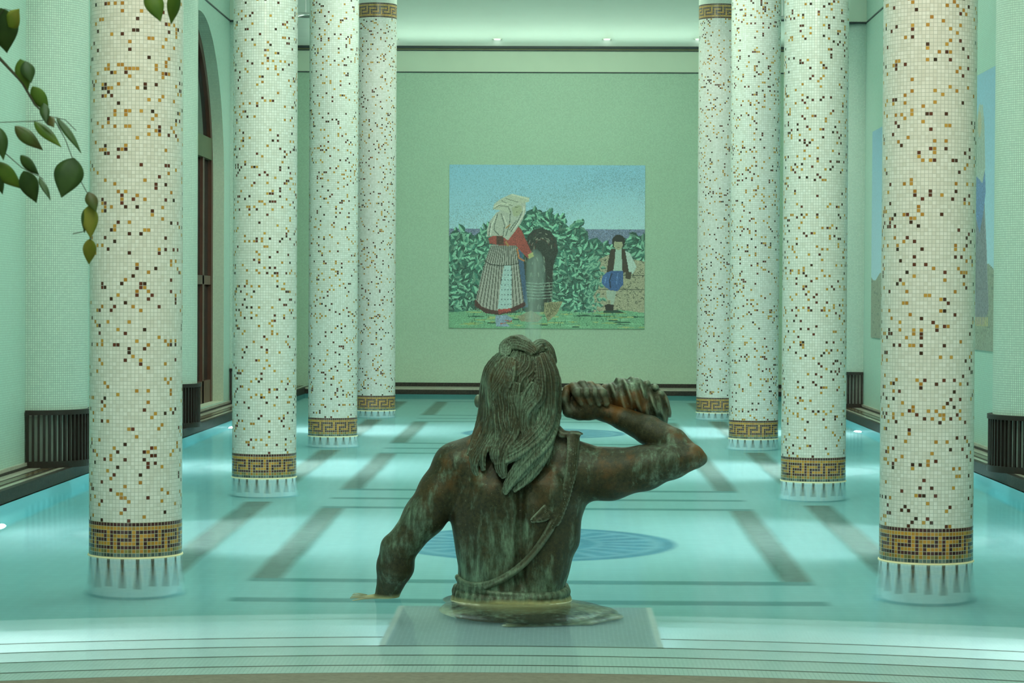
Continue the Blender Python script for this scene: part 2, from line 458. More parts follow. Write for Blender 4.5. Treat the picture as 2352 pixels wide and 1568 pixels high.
# pool shell: floor, side walls, steps
mb = MB()
mb.add([(-POOLX, 4.0, FLOORZ), (POOLX, 4.0, FLOORZ), (POOLX, POOLEND, FLOORZ), (-POOLX, POOLEND, FLOORZ)], [(0, 1, 2, 3)])
IZ = FLOORZ+0.004
def inlay(x0, x1, y0, y1, mi=1, z=IZ): mb.add([(x0, y0, z), (x1, y0, z), (x1, y1, z), (x0, y1, z)], [(0, 1, 2, 3)], mi)
for b in range(4):
    o = b*SP
    ya, yb = 14.63+o, 19.15+o
    if b == 3: yb = 37.3
    inlay(-1.79, 1.79, ya-0.93, ya-0.77, 3)                      # free line in front of the frame
    inlay(-1.79, 1.79, ya-0.08, ya+0.08, 3); inlay(-1.79, 1.79, yb-0.08, yb+0.08, 3)
    for s in (-1, 1):
        xa, xb = sorted((s*1.60, s*1.79)); inlay(xa, xb, ya+0.08, yb-0.08)
        xa, xb = sorted((s*2.26, s*2.48)); inlay(xa, xb, 14.77+o, 19.57+o if b < 3 else 37.3)
# medallion of petals in the first panel and in the third
for cy in (16.67, 16.67+2*SP):
    N = 24
    mb.add([(1.03*cos(2*pi*k/48), cy+1.03*sin(2*pi*k/48), IZ-0.002) for k in range(48)], [tuple(range(48))], 4)
    for (ra, rb, per, ph) in ((0.08, 0.26, 2, 0), (0.34, 0.46, 1, 0), (0.50, 0.86, 2, 1), (0.93, 1.03, 1, 0)):
        for k in range(N*2):
            if k % per: continue
            a, b = 2*pi*(k+ph*0.5)/(N*2), 2*pi*(k+ph*0.5+(0.62 if per == 2 else 1)*per/1.0)/(N*2)
            q = [(r*cos(t), cy+r*sin(t), IZ) for r, t in ((ra, a), (rb, a), (rb, b), (ra, b))]
            mb.add(q, [(0, 1, 2, 3)], 2)
struct('pool_floor', mb, [MAT['poolwhite'], MAT['inlay'], MAT['inlay_blue'], MAT['inlay_line'], MAT['inlay_pale']])
mb = MB()
for s in (-1, 1):
    mb.add([(s*POOLX, 4, FLOORZ), (s*POOLX, POOLEND, FLOORZ), (s*POOLX, POOLEND, 0.0), (s*POOLX, 4, 0.0)], [(0, 1, 2, 3)])
mb.add([(-POOLX, POOLEND, FLOORZ), (POOLX, POOLEND, FLOORZ), (POOLX, POOLEND, 0.0), (-POOLX, POOLEND, 0.0)], [(0, 1, 2, 3)])
struct('pool_wall', mb, MAT['poolwall'])

def arc_pts(r, n=60):
    am = math.asin(min(1, POOLX/r)); return [(r*sin(-am+2*am*k/n), CY0+r*cos(-am+2*am*k/n)) for k in range(n+1)]
def ring_quads(m, r0, r1, z0, z1, mi=0, n=60):
    a, b = arc_pts(r0, n), arc_pts(r1, n)
    m.add([(p[0], p[1], z0) for p in a]+[(p[0], p[1], z1) for p in b], [(k, k+1, n+2+k, n+1+k) for k in range(n)], mi)
mb = MB()
r = R0; z = 0.0
ring_quads(mb, r, r, 0.0, -0.15)
for k in range(4):
    z = -0.15*(k+1)
    r2 = r+0.44
    ring_quads(mb, r, r2-0.022, z, z)                          # tread
    ring_quads(mb, r2-0.022, r2+0.002, z+0.001, z+0.001, 1)    # dark nosing strip
    ring_quads(mb, r2+0.002, r2+0.002, z+0.001, z-0.012, 1)
    ring_quads(mb, r2, r2, z-0.012, z-0.15)   # riser
    r = r2
for k in range(4, 8):
    z = -0.15*(k+1); ring_quads(mb, r, r+0.36, z, z); r += 0.36; ring_quads(mb, r, r, z, z-0.15 if k < 7 else FLOORZ)
MAT['stepwhite'] = wall_tiles('step mosaic', 'XY', (0.80, 0.90, 0.88), (0.55, 0.66, 0.64), 0.0197, 0.12, 0.05)
struct('pool_steps', mb, [MAT['stepwhite'], MAT['nosing']])
# tiled plinth under the statue, flush with the third step
PL = MB(); PZ = -0.45
PL.box(-0.64, 0.64, 10.85, 12.2, FLOORZ, PZ)
for s in (-1, 1):
    PL.box(min(s*0.64, s*0.67), max(s*0.64, s*0.67), 10.85, 12.2, FLOORZ, PZ+0.01, 1)
plinth = PL.build('statue_plinth', [wall_tiles('plinth mosaic', 'XY', (0.62, 0.70, 0.74), (0.42, 0.52, 0.56), PITCHT, 0.16, 0.08), MAT['line_white']])
setp(plinth, 'grey blue mosaic plinth with white edges under water below the bronze statue', 'plinth')

# deck in front (arc edge)
mb = MB()
a = arc_pts(R0-0.004, 60); n = len(a)
v = [(p[0], p[1], 0.012) for p in a]+[(p[0], YF, 0.012) for p in a]+[(p[0], p[1], -0.10) for p in a]
f = [(k, k+1, n+k+1, n+k) for k in range(n-1)]+[(k, 2*n+k, 2*n+k+1, k+1) for k in range(n-1)]
mb.add(v, f)
ring_quads(mb, R0-0.012, R0-0.0035, 0.0125, 0.0125, 1); ring_quads(mb, R0-0.0035, R0-0.0035, 0.0125, 0.0, 1)
for s in (-1, 1): mb.box(min(s*POOLX, s*WALLX), max(s*POOLX, s*WALLX), YF, 9.0, -0.1, 0.012)
struct('floor', mb, [MAT['deck'], MAT['nosing']])

# coping round the pool: dark face, marble strips on top
def coping(name, boxes):
    m = MB()
    for bx in boxes: m.box(*bx)
    return m
for side, s in (('left', -1), ('right', 1)):
    m = MB()
    def bx(u0, u1, z0, z1, mi, y0=8.4, y1=WALLEND):
        xa, xb = sorted((s*u0, s*u1)); m.box(xa, xb, y0, y1, z0, z1, mi)
    bx(4.02, 4.075, -0.10, COPZ, 0); bx(4.075, 4.12, -0.1, COPZ+0.001, 2)
    bx(4.12, 4.15, -0.1, COPZ-0.002, 1); bx(4.15, 4.165, -0.1, COPZ+0.001, 0); bx(4.165, 4.245, -0.1, COPZ, 1)
    bx(4.245, 4.26, -0.1, COPZ+0.001, 0)
    bx(4.26, 4.36, -0.1, COPZ+0.002, 2); bx(4.36, 4.375, -0.1, COPZ+0.022, 0); bx(4.375, WALLX-0.0005, -0.1, COPZ+0.05, 2)
    struct('trim_%s' % side, m, [MAT['blackmarble'], MAT['brownmarble'], MAT['palemarble']])
m = MB()
X = POOLX-0.002
m.box(-X, X, POOLEND, POOLEND+0.06, -0.1, COPZ*0.75, 0); m.box(-X, X, POOLEND+0.06, WALLEND-0.06, -0.1, COPZ, 2)
m.box(-X, X, POOLEND+0.2, POOLEND+0.26, -0.1, COPZ+0.001, 1)
m.box(-X, X, WALLEND-0.06, WALLEND-0.0005, -0.1, COPZ+0.05, 2); m.box(-X, X, WALLEND-0.065, WALLEND-0.06, -0.1, COPZ+0.065, 0)
struct('trim_back', m, [MAT['blackmarble'], MAT['brownmarble'], MAT['palemarble']])

# water surface
a = arc_pts(R0-0.003, 60); n = len(a)
mb = MB()
v = [(p[0], p[1], 0) for p in a]+[(p[0], POOLEND, 0) for p in a]
mb.add(v, [(k, k+1, n+k+1, n+k) for k in range(n-1)])
water = mb.build('pool_water', MAT['water'])
setp(water, 'still turquoise water filling the long indoor pool', 'water', None, 'stuff')

# window in the arch
m = MB(); XG = -4.58
win = empty('window_1', (0, 0, 0)); setp(win, None, None, None, 'structure')
inn = 0.16
def arch_strip(mb, r0, r1, x0, x1, mi=0, n=32, z0=WBOT):
    pts = lambda r: [(WY-r, z0)]+[(WY-r*cos(pi*k/n), WSPR+r*sin(pi*k/n)) for k in range(n+1)]+[(WY+r, z0)]
    A, B = pts(r0), pts(r1)
    for k in range(len(A)-1):
        q = [(x0, *A[k]), (x0, *A[k+1]), (x0, *B[k+1]), (x0, *B[k]), (x1, *A[k]), (x1, *A[k+1]), (x1, *B[k+1]), (x1, *B[k])]
        mb.add(q, [(0, 1, 2, 3), (4, 7, 6, 5), (0, 4, 5, 1), (3, 2, 6, 7)], mi)
arch_strip(m, WHW-0.14, WHW-0.002, XG-0.05, XG+0.03)
m.build('window_frame', MAT['wood'], win)
m = MB(); m.box(XG-0.05, XG+0.035, WY-WHW+0.14, WY+WHW-0.14, 3.44, 3.73); m.build('transom', MAT['wood_lt'], win)
m = MB()
for k in range(-2, 3):
    m.box(XG-0.04, XG+0.02, WY+k*0.64-0.06, WY+k*0.64+0.06, WBOT, 3.44)
m.box(XG-0.04, XG+0.02, WY-WHW+0.14, WY+WHW-0.14, WBOT, WBOT+0.3); m.box(XG-0.04, XG+0.02, WY-WHW+0.14, WY+WHW-0.14, 1.75, 1.87)
m.build('mullion', MAT['wood'], win)
m = MB(); m.box(XG-0.03, XG-0.02, WY-WHW+0.05, WY+WHW-0.05, WBOT, WSPR)
N = 24; pts = [(XG-0.02, WY-(WHW-0.05)*cos(pi*k/N), WSPR+(WHW-0.05)*sin(pi*k/N)) for k in range(N+1)]
m.add(pts, [tuple(range(N+1))]); m.build('window_glass', MAT['glass'], win)

# ------------------------------------------------------------------ columns
KEY = ['DDDDDDG', 'DGGGGDG', 'DGDDDDG', 'DGDGGGG', 'DGDDDDD']
def cyl_tiles(ncol, nrow, r, z0, pitch, colf=None, a0=0.0, a1=2*pi):
    ang = a0+(a1-a0)*np.arange(ncol+1)/ncol
    zz = z0+pitch*np.arange(nrow+1)
    A, Z = np.meshgrid(ang, zz)
    V = np.stack([r*np.cos(A), r*np.sin(A), Z], -1).reshape(-1, 3)
    j, i = np.meshgrid(np.arange(ncol), np.arange(nrow)); j = j.ravel(); i = i.ravel(); w = ncol+1
    F = np.stack([i*w+j, i*w+j+1, (i+1)*w+j+1, (i+1)*w+j], -1)
    U = np.stack([np.stack([j, i], -1), np.stack([j+1, i], -1), np.stack([j+1, i+1], -1), np.stack([j, i+1], -1)], 1).reshape(-1, 2)
    col = None
    if colf is not None:
        c = np.array([colf(jj, ii) for jj, ii in zip(j, i)]); col = np.repeat(np.concatenate([c, np.ones((len(c), 1))], 1), 4, 0)
    return V, F, U.astype(float), col
rg = np.random.RandomState(3)
GOLD = np.array([0.46, 0.215, 0.03]); DARK = np.array([0.060, 0.018, 0.020])
def band_color(rows):
    def f(j, i):
        ch = rows[i][(j+3) % 7]
        if ch == 'G': return GOLD*(0.75+0.5*rg.rand())*np.array([1, 0.9+0.2*rg.rand(), 1])
        if ch == 'S': return np.array([0.07, 0.10, 0.10])*(0.5+1.6*rg.rand())
        if ch == 'O': return np.array([0.20, 0.17, 0.05])*(0.7+0.6*rg.rand())
        return DARK*(0.6+0.9*rg.rand())
    return f
rows_low = ['OOOOOOO', 'SSSSSSS', 'OGOGOOG']+KEY[::-1]+['GGGGGGG', 'DDDDDDD']       # from the water up
rows_top = ['DDDDDDD', 'GGGGGGG']+KEY[::-1]+['GGGGGGG', 'DDDDDDD']
BANDH = 9.45*PITCHT
ZB0 = BANDH-len(rows_low)*PITCHT
ZTOPBAND = 5.49
def strip_color(j, i):
    # below water: white with brown vertical dashes every fourth tile
    if j % 4 == 0 and i > 16+((j*7) % 6): return np.array([0.10, 0.055, 0.03])*(0.8+0.5*rg.rand())
    return np.array([0.88, 0.88, 0.82])*(0.92+0.1*rg.rand())
NR = int(round((ZTOPBAND-BANDH)/PITCHT))
ZTOPBAND = BANDH+NR*PITCHT
colmesh = {}
def make_column(x, y, label):
    root = empty('mosaic_column', (x, y, FLOORZ)); setp(root, label, 'column', 'speckled mosaic columns standing in the pool')
    dz = -FLOORZ
    def part(name, key, mat, builder, smooth=True):
        if key not in colmesh:
            V, F, U, col = builder(); o = mesh_obj(name, V, F, mat, root, smooth, None, U, col); colmesh[key] = o.data
        else:
            o = bpy.data.objects.new(name, colmesh[key]); C.objects.link(o); o.parent = root
        o.location = (0, 0, dz); return o
    part('shaft', 'shaft', MAT['shaft'], lambda: cyl_tiles(77, NR, COLR, BANDH, PITCHT)).rotation_euler[2] = 0.3
    part('greek_key_band', 'low', MAT['band'], lambda: cyl_tiles(77, len(rows_low), COLR+0.001, ZB0, PITCHT, band_color(rows_low)))
    part('greek_key_band', 'top', MAT['band'], lambda: cyl_tiles(77, len(rows_top), COLR+0.001, ZTOPBAND, PITCHT, band_color(rows_top)))
    zt = ZTOPBAND+len(rows_top)*PITCHT
    def neck():
        m = MB(); m.lathe([(COLR, zt), (COLR, CEIL)], 77); return m.v, m.f, None, None
    part('neck', 'neck', MAT['plainmosaic'], neck)
    def base():
        n = int(1.70/PITCHT)
        return cyl_tiles(77, n, COLR, ZB0-n*PITCHT, PITCHT, strip_color)
    part('submerged_shaft', 'base', MAT['submerged'], base)
    def foot():
        m = MB(); m.lathe([(COLR+0.001, FLOORZ+0.09), (COLR+0.012, FLOORZ+0.085), (COLR+0.012, FLOORZ)], 64); return m.v, m.f, None, None
    part('foot', 'foot', MAT['inlay_line'], foot)
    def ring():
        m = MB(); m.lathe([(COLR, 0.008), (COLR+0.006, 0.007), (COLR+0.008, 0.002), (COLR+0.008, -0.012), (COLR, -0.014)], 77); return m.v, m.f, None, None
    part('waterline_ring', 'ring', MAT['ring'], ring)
    return root
MAT['submerged'] = tile_attr('submerged column mosaic', (0.6, 0.66, 0.6), 0.10)
MAT['ring'] = plain('painted meniscus glow', (0.80, 0.76, 0.50), 0.6)  # bright glow of the meniscus put into the ring's pale colour
side_name = {-1: 'left', 1: 'right'}
ordn = ['nearest the viewer', 'second from the viewer', 'third from the viewer', 'farthest from the viewer, in front of the end wall']
for s in (-1, 1):
    for k in range(4):
        make_column(s*COLX, D1+k*SP, 'round white mosaic column with gold and brown specks, %s in the %s row' % (ordn[k], side_name[s]))

# ------------------------------------------------------------------ half-round pilasters with grilles
PR = 0.44
def make_pilaster(s, y, which):
    root = empty('pilaster', (s*WALLX, y, 0)); where = side_name[s]
    setp(root, 'half-round white mosaic pilaster against the %s wall, %s' % (where, which), 'pilaster', 'half-round mosaic pilasters along the side walls')
    a0, a1 = (pi/2, 3*pi/2) if s > 0 else (-pi/2, pi/2)
    n = int(round(pi*PR/0.0197)); nr = int((5.41-0.59)/0.0197)
    V, F, U, _ = cyl_tiles(n, nr, PR, 0.59, (5.41-0.59)/nr, None, a0, a1)
    mesh_obj('shaft', V, F, MAT['pil'], root, True, None, U)
    m = MB(); m.lathe([(0.0, 0.60), (PR, 0.59)], 48, a0=a0, a1=a1); m.lathe([(0.415, COPZ), (0.415, 0.6)], 48, a0=a0, a1=a1)
    m.build('recessed_base', MAT['core'], root, True)
    # entablature block
    m = MB(); xa, xb = (-0.55, -0.001) if s > 0 else (0.001, 0.55)
    m.box(xa, xb, -0.52, 0.52, 5.41, 5.86); m.build('capital_block', MAT['frieze'], root)
    m = MB()
    for z0, z1, e in ((5.400, 5.418, 0.01), (5.770, 5.788, 0.015), (5.806, 5.85, 0.035)):
        m.box(xa-(e if s > 0 else 0), xb+(e if s < 0 else 0), -0.52-e, 0.52+e, z0, z1)
    m.build('capital_moulding', MAT['darkline'], root)
def make_grille(s, y, which):
    root = empty('radiator_grille', (s*WALLX, y, COPZ)); where = side_name[s]
    setp(root, 'dark curved slatted radiator grille at the %s wall, %s' % (where, which), 'grille', 'curved radiator grilles under the pilasters')
    a0, a1 = (pi/2, 3*pi/2) if s > 0 else (-pi/2, pi/2)
    GR = 0.475
    def arcrail(z0, z1, ra, rb):
        m = MB(); m.lathe([(ra, z0), (rb, z0), (rb, z1), (ra, z1), (ra, z0)], 40, a0=a0+0.02, a1=a1-0.02); return m
    arcrail(0.455, 0.495, GR-0.03, GR+0.012).build('top_rail', MAT['iron'], root)
    arcrail(0.0, 0.055, GR-0.03, GR+0.012).build('bottom_rail', MAT['iron'], root)
    nb = 31; me = None
    for k in range(nb):
        a = a0+0.05+(a1-a0-0.10)*k/(nb-1)
        if me is None:
            m = MB(); m.box(-0.014, 0.014, -0.010, 0.010, 0.05, 0.46); o = m.build('bar', MAT['iron'], root); me = o.data
        else:
            o = bpy.data.objects.new('bar', me); C.objects.link(o); o.parent = root
        o.location = ((GR-0.012)*cos(a), (GR-0.012)*sin(a), 0); o.rotation_euler = (0, 0, a)
def pil_mat():
    t = NT('pilaster mosaic'); uv = t.n('ShaderNodeUVMap').outputs[0]
    m = grid_mask(t, uv, 0.22)
    wn = t.n('ShaderNodeTexWhiteNoise', noise_dimensions='3D'); t.l(t.vmath('FLOOR', uv), wn.inputs['Vector'])
    col = t.mix(wn.outputs['Value'], (0.54, 0.66, 0.57), (0.64, 0.75, 0.65))
    t.pbsdf(t.mix(m, col, (0.36, 0.43, 0.38)), 0.35, 0, 0.5); return t.m
MAT['pil'] = pil_mat()
MAT['core'] = plain('pale plaster core', (0.62, 0.66, 0.60), 0.7)
pw = ['beside the second column', 'beside the third column', 'beside the farthest column']
for s in (-1, 1):
    for k in (1, 2, 3):
        make_pilaster(s, D1+k*SP, pw[k-1]); make_grille(s, D1+k*SP, pw[k-1])

# ------------------------------------------------------------------ underwater lamps
def make_lamp(s, y, which):
    root = empty('pool_light', (s*POOLX, y, -1.35 if y > 12 else -0.35)); setp(root, 'round underwater pool lamp glowing in the %s pool wall, %s' % (side_name[s], which), 'lamp', 'underwater lamps in the pool walls')
    m = MB(); N = 20
    rings = [(0.15, 0.0), (0.15, 0.02), (0.12, 0.025)]
    v = [(-s*h, r*cos(2*pi*k/N), r*sin(2*pi*k/N)) for r, h in rings for k in range(N)]
    m.add(v, [(i*N+k, i*N+(k+1) % N, (i+1)*N+(k+1) % N, (i+1)*N+k) for i in range(2) for k in range(N)])
    m.build('rim', MAT['steel'], root)
    m = MB(); rings = [(0.12, 0.022), (0.095, 0.040), (0.05, 0.052)]
    v = [(-s*h, r*cos(2*pi*k/N), r*sin(2*pi*k/N)) for r, h in rings for k in range(N)]
    m.add(v, [(i*N+k, i*N+(k+1) % N, (i+1)*N+(k+1) % N, (i+1)*N+k) for i in range(2) for k in range(N)]+[tuple(2*N+k for k in range(N))])
    m.build('lens', MAT['lens'], root)
lw = ['before the first column', 'between the first and second columns', 'between the second and third columns', 'between the third and farthest columns', 'beyond the farthest column']
for s in (-1, 1):
    for k in range(4): make_lamp(s, D1+(k-0.5)*SP, lw[k])

# small downlights in the cove above the end wall
for k, (px, which) in enumerate(((905, 'at the left end'), (1142, 'left of centre'), (1394, 'right of centre'), (1605, 'at the right end'))):
    p = at(px, 91, WALLEND-0.05)
    root = empty('cove_downlight', tuple(p)); setp(root, 'tiny pale spotlight in the ceiling cove over the end wall, %s' % which, 'spotlight', 'small spotlights over the end wall')
    m = MB(); m.lathe([(0.0, 0.0), (0.07, 0.0), (0.085, 0.012), (0.0, 0.03)], 20); m.build('rim', MAT['frieze'], root)
    m = MB(); m.disc((0, 0, -0.002), 0.06, 20); m.build('lens', MAT['covelens'], root)
for px, py, w in ((702, 38, 'left'), (1797, 46, 'right')):
    p = at(px, py, 37.6)
    root = empty('ceiling_lamp', tuple(p)); setp(root, 'round rimmed lamp hanging high in the %s corner of the hall' % w, 'lamp', 'round lamps in the ceiling corners')
    m = MB(); m.lathe([(0.0, 0.05), (0.13, 0.05), (0.15, 0.0), (0.12, -0.01), (0.12, 0.03), (0.0, 0.03)], 28); m.build('shade', MAT['steel'], root, True)
    m = MB(); m.tube([(0, 0, 0.04), (0, 0, CEIL-p[2])], 0.012); m.build('stem', MAT['steel'], root)

# ------------------------------------------------------------------ wall mosaics
class Canvas:
    """paints tesserae: an array of cells, one per little stone"""
    def __init__(s, w, h, x0, y0, x1, y1):
        s.w, s.h = w, h; s.a = np.zeros((h, w, 3)); s.rs = np.random.RandomState(11)
        s.X = x0+(np.arange(w)+.5)/w*(x1-x0); s.Y = y0+(np.arange(h)+.5)/h*(y1-y0)
        s.GX, s.GY = np.meshgrid(s.X, s.Y)
    def mask(s, pts):
        pts = np.asarray(pts, float)
        m = np.zeros((s.h, s.w), bool)
        ix = np.where((s.X >= pts[:, 0].min()) & (s.X <= pts[:, 0].max()))[0]; iy = np.where((s.Y >= pts[:, 1].min()) & (s.Y <= pts[:, 1].max()))[0]
        if len(ix) == 0 or len(iy) == 0: return m
        sl = (slice(iy[0], iy[-1]+1), slice(ix[0], ix[-1]+1)); gx, gy = s.GX[sl], s.GY[sl]; r = np.zeros(gx.shape, bool)
        n = len(pts)
        for i in range(n):
            (xa, ya), (xb, yb_) = pts[i], pts[(i+1) % n]
            if ya == yb_: continue
            c = ((ya > gy) != (yb_ > gy)) & (gx < (xb-xa)*(gy-ya)/(yb_-ya)+xa); r ^= c
        m[sl] = r; return m
    def poly(s, pts, c, v=0.06): s.fill(s.mask(pts), c, v)
    def fill(s, m, c, v=0.06):
        n = m.sum(); s.a[m] = np.array(c, float)*(1+v*s.rs.randn(n, 1))
    def ell(s, cx, cy, rx, ry, c, v=0.06): s.fill(((s.GX-cx)/rx)**2+((s.GY-cy)/ry)**2 < 1, c, v)
    def stroke(s, pts, w, c, v=0.05):
        pts = np.asarray(pts, float)
        for i in range(len(pts)-1):
            a, b = pts[i], pts[i+1]; d = b-a; L = np.hypot(*d)+1e-6; nrm = np.array([-d[1], d[0]])/L*w/2; e = d/L*w*0.2
            s.poly([a+nrm-e, b+nrm+e, b-nrm+e, a-nrm-e], c, v)
    def leaf(s, x, y, L, ang, c1, c2):
        ca, sa = cos(ang), sin(ang); f = lambda u, v: (x+u*ca-v*sa, y+u*sa+v*ca)
        up = [f(0, 0), f(L*.3, -L*.28), f(L*.65, -L*.24), f(L, 0)]; dn = [f(0, 0), f(L*.3, L*.28), f(L*.65, L*.24), f(L, 0)]
        s.poly(up, c1); s.poly(dn, c2)
    def albedo(s, ref, base=0.62):
        """photo colours were read under the hall's green light: divide it out"""
        a = lin(np.clip(s.a, 0, 255))/lin(np.array(ref))*base; g_ = a.mean(2, keepdims=True)
        return np.clip((a*0.82+g_*0.18)*0.92+0.03, 0.004, 0.9)

def mural_obj(name, cv, origin, ux, uz, thick_dir, alb, label, parent_mat):
    """mosaic panel: cells as quads in the plane origin + ux*u - uz*v, slab behind"""
    h, w = cv.h, cv.w; o = np.array(origin, float); ux = np.array(ux, float); uz = np.array(uz, float); td = np.array(thick_dir, float)
    j, i = np.meshgrid(np.arange(w+1), np.arange(h+1)); V = o+ux*(j[..., None]/w)-uz*(i[..., None]/h); V = V.reshape(-1, 3)
    jj, ii = np.meshgrid(np.arange(w), np.arange(h)); jj = jj.ravel(); ii = ii.ravel(); W = w+1
    F = np.stack([(ii+1)*W+jj, (ii+1)*W+jj+1, ii*W+jj+1, ii*W+jj], -1)
    col = np.concatenate([alb.reshape(-1, 3), np.ones((h*w, 1))], 1)
    # slab edges
    n0 = len(V); cs = [o, o+ux, o+ux-uz, o-uz]; V = np.concatenate([V, cs, [c+td for c in cs]])
    ed = [(n0+k, n0+(k+1) % 4, n0+4+(k+1) % 4, n0+4+k) for k in range(4)]
    F = np.concatenate([F, ed]); col = np.concatenate([col, np.tile([.4, .4, .35, 1], (4, 1))])
    ob = mesh_obj(name, V-o, F.astype(np.int32), parent_mat, None, False, None, np.zeros((len(F)*4, 2)), np.repeat(col, 4, 0), tuple(o))
    setp(ob, label, 'mosaic'); return ob

cv = Canvas(330, 276, 115, 80, 1790, 1485); rs = cv.rs
t_ = np.clip((cv.GY-80)/560, 0, 1)[..., None]; rt = np.clip((cv.GX-600)/1100+(cv.GY-380)/300, 0, 1)[..., None]
cv.a[:] = np.array([104, 176, 186])*(1-t_)+np.array([130, 194, 192])*t_
cv.a = cv.a*(1-0.55*rt*t_)+np.array([150, 204, 192])*0.55*rt*t_
spk = rs.rand(cv.h, cv.w); band_ = np.exp(-((cv.GY-(560-0.20*cv.GX+60*np.sin(cv.GX/130)))/120)**2)
cv.a[spk < 0.28*band_+0.06] *= 0.86
cv.a *= 1+0.03*rs.randn(cv.h, cv.w, 1)
sea = cv.GY > 632; cv.fill(sea, (88, 112, 134), 0.14)
cv.fill(sea & (rs.rand(cv.h, cv.w) < 0.3), (108, 132, 146), 0.1)
bush = [(115, 690), (180, 665), (260, 655), (330, 690), (400, 640), (450, 620), (700, 640), (745, 560), (775, 480), (850, 448), (905, 490), (970, 470), (1010, 505), (1095, 520), (1090, 560), (1150, 620), (1185, 560), (1235, 560), (1250, 610), (1300, 650), (1310, 720), (1380, 700), (1430, 750), (1500, 760), (1640, 710), (1700, 690), (1790, 680), (1790, 900), (1500, 930), (1420, 990), (1410, 1180), (1350, 1340), (115, 1375)]
bm = cv.mask(bush); cv.fill(bm, (38, 92, 72), 0.22)
for q in range(1500):
    x_, y_ = rs.uniform(115, 1790), rs.uniform(440, 1380)
    ix_, iy_ = int((x_-115)/1675*330), int((y_-80)/1405*276)
    if not bm[min(iy_, 275), min(ix_, 329)]: continue
    L_ = rs.uniform(46, 92); an = rs.uniform(0, 2*pi); b_ = rs.rand()
    c1 = np.array([114, 196, 150])*(1-0.45*b_*b_); c2 = np.array([44, 118, 90])*(0.6+0.5*rs.rand())
    if q % 3 == 0: cv.leaf(x_+5, y_+6, L_, an, (20, 52, 44), (24, 60, 50))
    cv.leaf(x_, y_, L_, an, c1, c2)
# stone wall at the right
cv.poly([(1370, 900), (1480, 850), (1790, 905), (1790, 1345), (1360, 1345), (1330, 1240), (1400, 1120), (1420, 1000)], (138, 152, 112), 0.10)
for q in range(420):
    x_, y_ = rs.uniform(1350, 1785), rs.uniform(880, 1330)
    if rs.rand() < 0.6: cv.stroke([(x_, y_), (x_+rs.uniform(-26, 26), y_+rs.uniform(-22, 22))], 4, (60, 72, 52))
for y_ in (1025, 1145): cv.stroke([(1400, y_), (1790, y_)], 6, (45, 60, 45))
for q in range(130):
    x_, y_ = rs.uniform(1330, 1470), rs.uniform(900, 1330)
    if rs.rand() < 0.5: cv.leaf(x_-40, y_, 52, rs.uniform(0, 6.3), (104, 172, 132), (48, 118, 92))
# ground
cv.fill(cv.GY > 1335+12*np.sin(cv.GX/90), (92, 165, 112), 0.08)
for q in range(70):
    x_, y_ = rs.uniform(115, 1790), rs.uniform(1345, 1480); l_ = rs.uniform(60, 240)
    cv.poly([(x_, y_), (x_+l_/2, y_-6), (x_+l_, y_), (x_+l_/2, y_+7)], [(125, 165, 85), (28, 80, 55), (110, 185, 130), (140, 175, 95)][q % 4], 0.05)
for q in range(60):
    x_, y_ = rs.uniform(130, 1780), rs.uniform(1360, 1470); cv.stroke([(x_, y_), (x_+rs.uniform(-8, 8), y_-28)], 4, (30, 95, 62))
# gnarled trunk and well behind the jet
cv.poly([(790, 690), (830, 640), (900, 620), (980, 645), (1035, 720), (1050, 820), (1010, 930), (990, 1340), (770, 1340), (740, 1000), (770, 800)], (40, 50, 40), 0.2)
for q in range(46):
    a_ = rs.uniform(pi, 2*pi); r_ = rs.uniform(60, 120); x_, y_ = 910+r_*cos(a_), 800+1.3*r_*sin(a_)
    cv.stroke([(x_, y_), (x_+22*sin(a_), y_-26*cos(a_))], 6, [(120, 135, 108), (78, 40, 34), (62, 80, 60)][q % 3])
for q in range(60):
    x_, y_ = rs.uniform(760, 1010), rs.uniform(860, 1330); cv.stroke([(x_, y_), (x_+rs.uniform(-14, 14), y_+rs.uniform(20, 54))], 6, [(110, 135, 108), (70, 105, 82), (24, 36, 28)][q % 3])
for y_ in range(1090, 1240, 26): cv.stroke([(770, y_), (880, y_+10), (1000, y_)], 7, (112, 150, 122))
cv.poly([(930, 1262), (1092, 1250), (1040, 1360), (965, 1425), (930, 1340)], (128, 140, 92), 0.1)
cv.poly([(700, 1385), (820, 1330), (920, 1390), (880, 1430), (740, 1425)], (122, 135, 95), 0.1)
for k in range(9): cv.stroke([(940+k*17, 1265), (965+k*8, 1400-k*8)], 3, (60, 72, 42))
# woman with veil
cv.poly([(700, 800), (745, 820), (770, 1050), (795, 1300), (740, 1310)], (52, 88, 112), 0.1)
cv.poly([(475, 765), (690, 765), (712, 930), (765, 1285), (650, 1340), (540, 1362), (440, 1355), (340, 1285), (395, 1020), (435, 880)], (142, 158, 136), 0.06)
for k in range(15):
    u = k/14; xt = 478+u*210; xb = 345+u*415
    cv.stroke([(xt, 775), (xt*0.62+xb*0.38-4, 940), (xb, 1300+40*sin(pi*u))], 9, (78, 88, 72))
cv.stroke([(415, 905), (470, 935), (560, 948), (640, 942), (712, 925)], 8, (48, 56, 46))
cv.poly([(588, 948), (650, 945), (655, 1305), (620, 1325), (535, 1315), (560, 1100)], (142, 190, 172), 0.05)
for yy_ in range(985, 1300, 42):
    for xx_ in range(565, 650, 26): cv.ell(xx_+(yy_ % 3)*4, yy_, 5, 5, (50, 80, 92))
cv.poly([(340, 1235), (400, 1300), (470, 1325), (545, 1335), (640, 1315), (770, 1255), (775, 1290), (650, 1350), (540, 1370), (430, 1355), (335, 1290)], (70, 40, 34), 0.15)
cv.poly([(535, 1325), (640, 1312), (655, 1335), (545, 1362)], (150, 52, 40), 0.1)
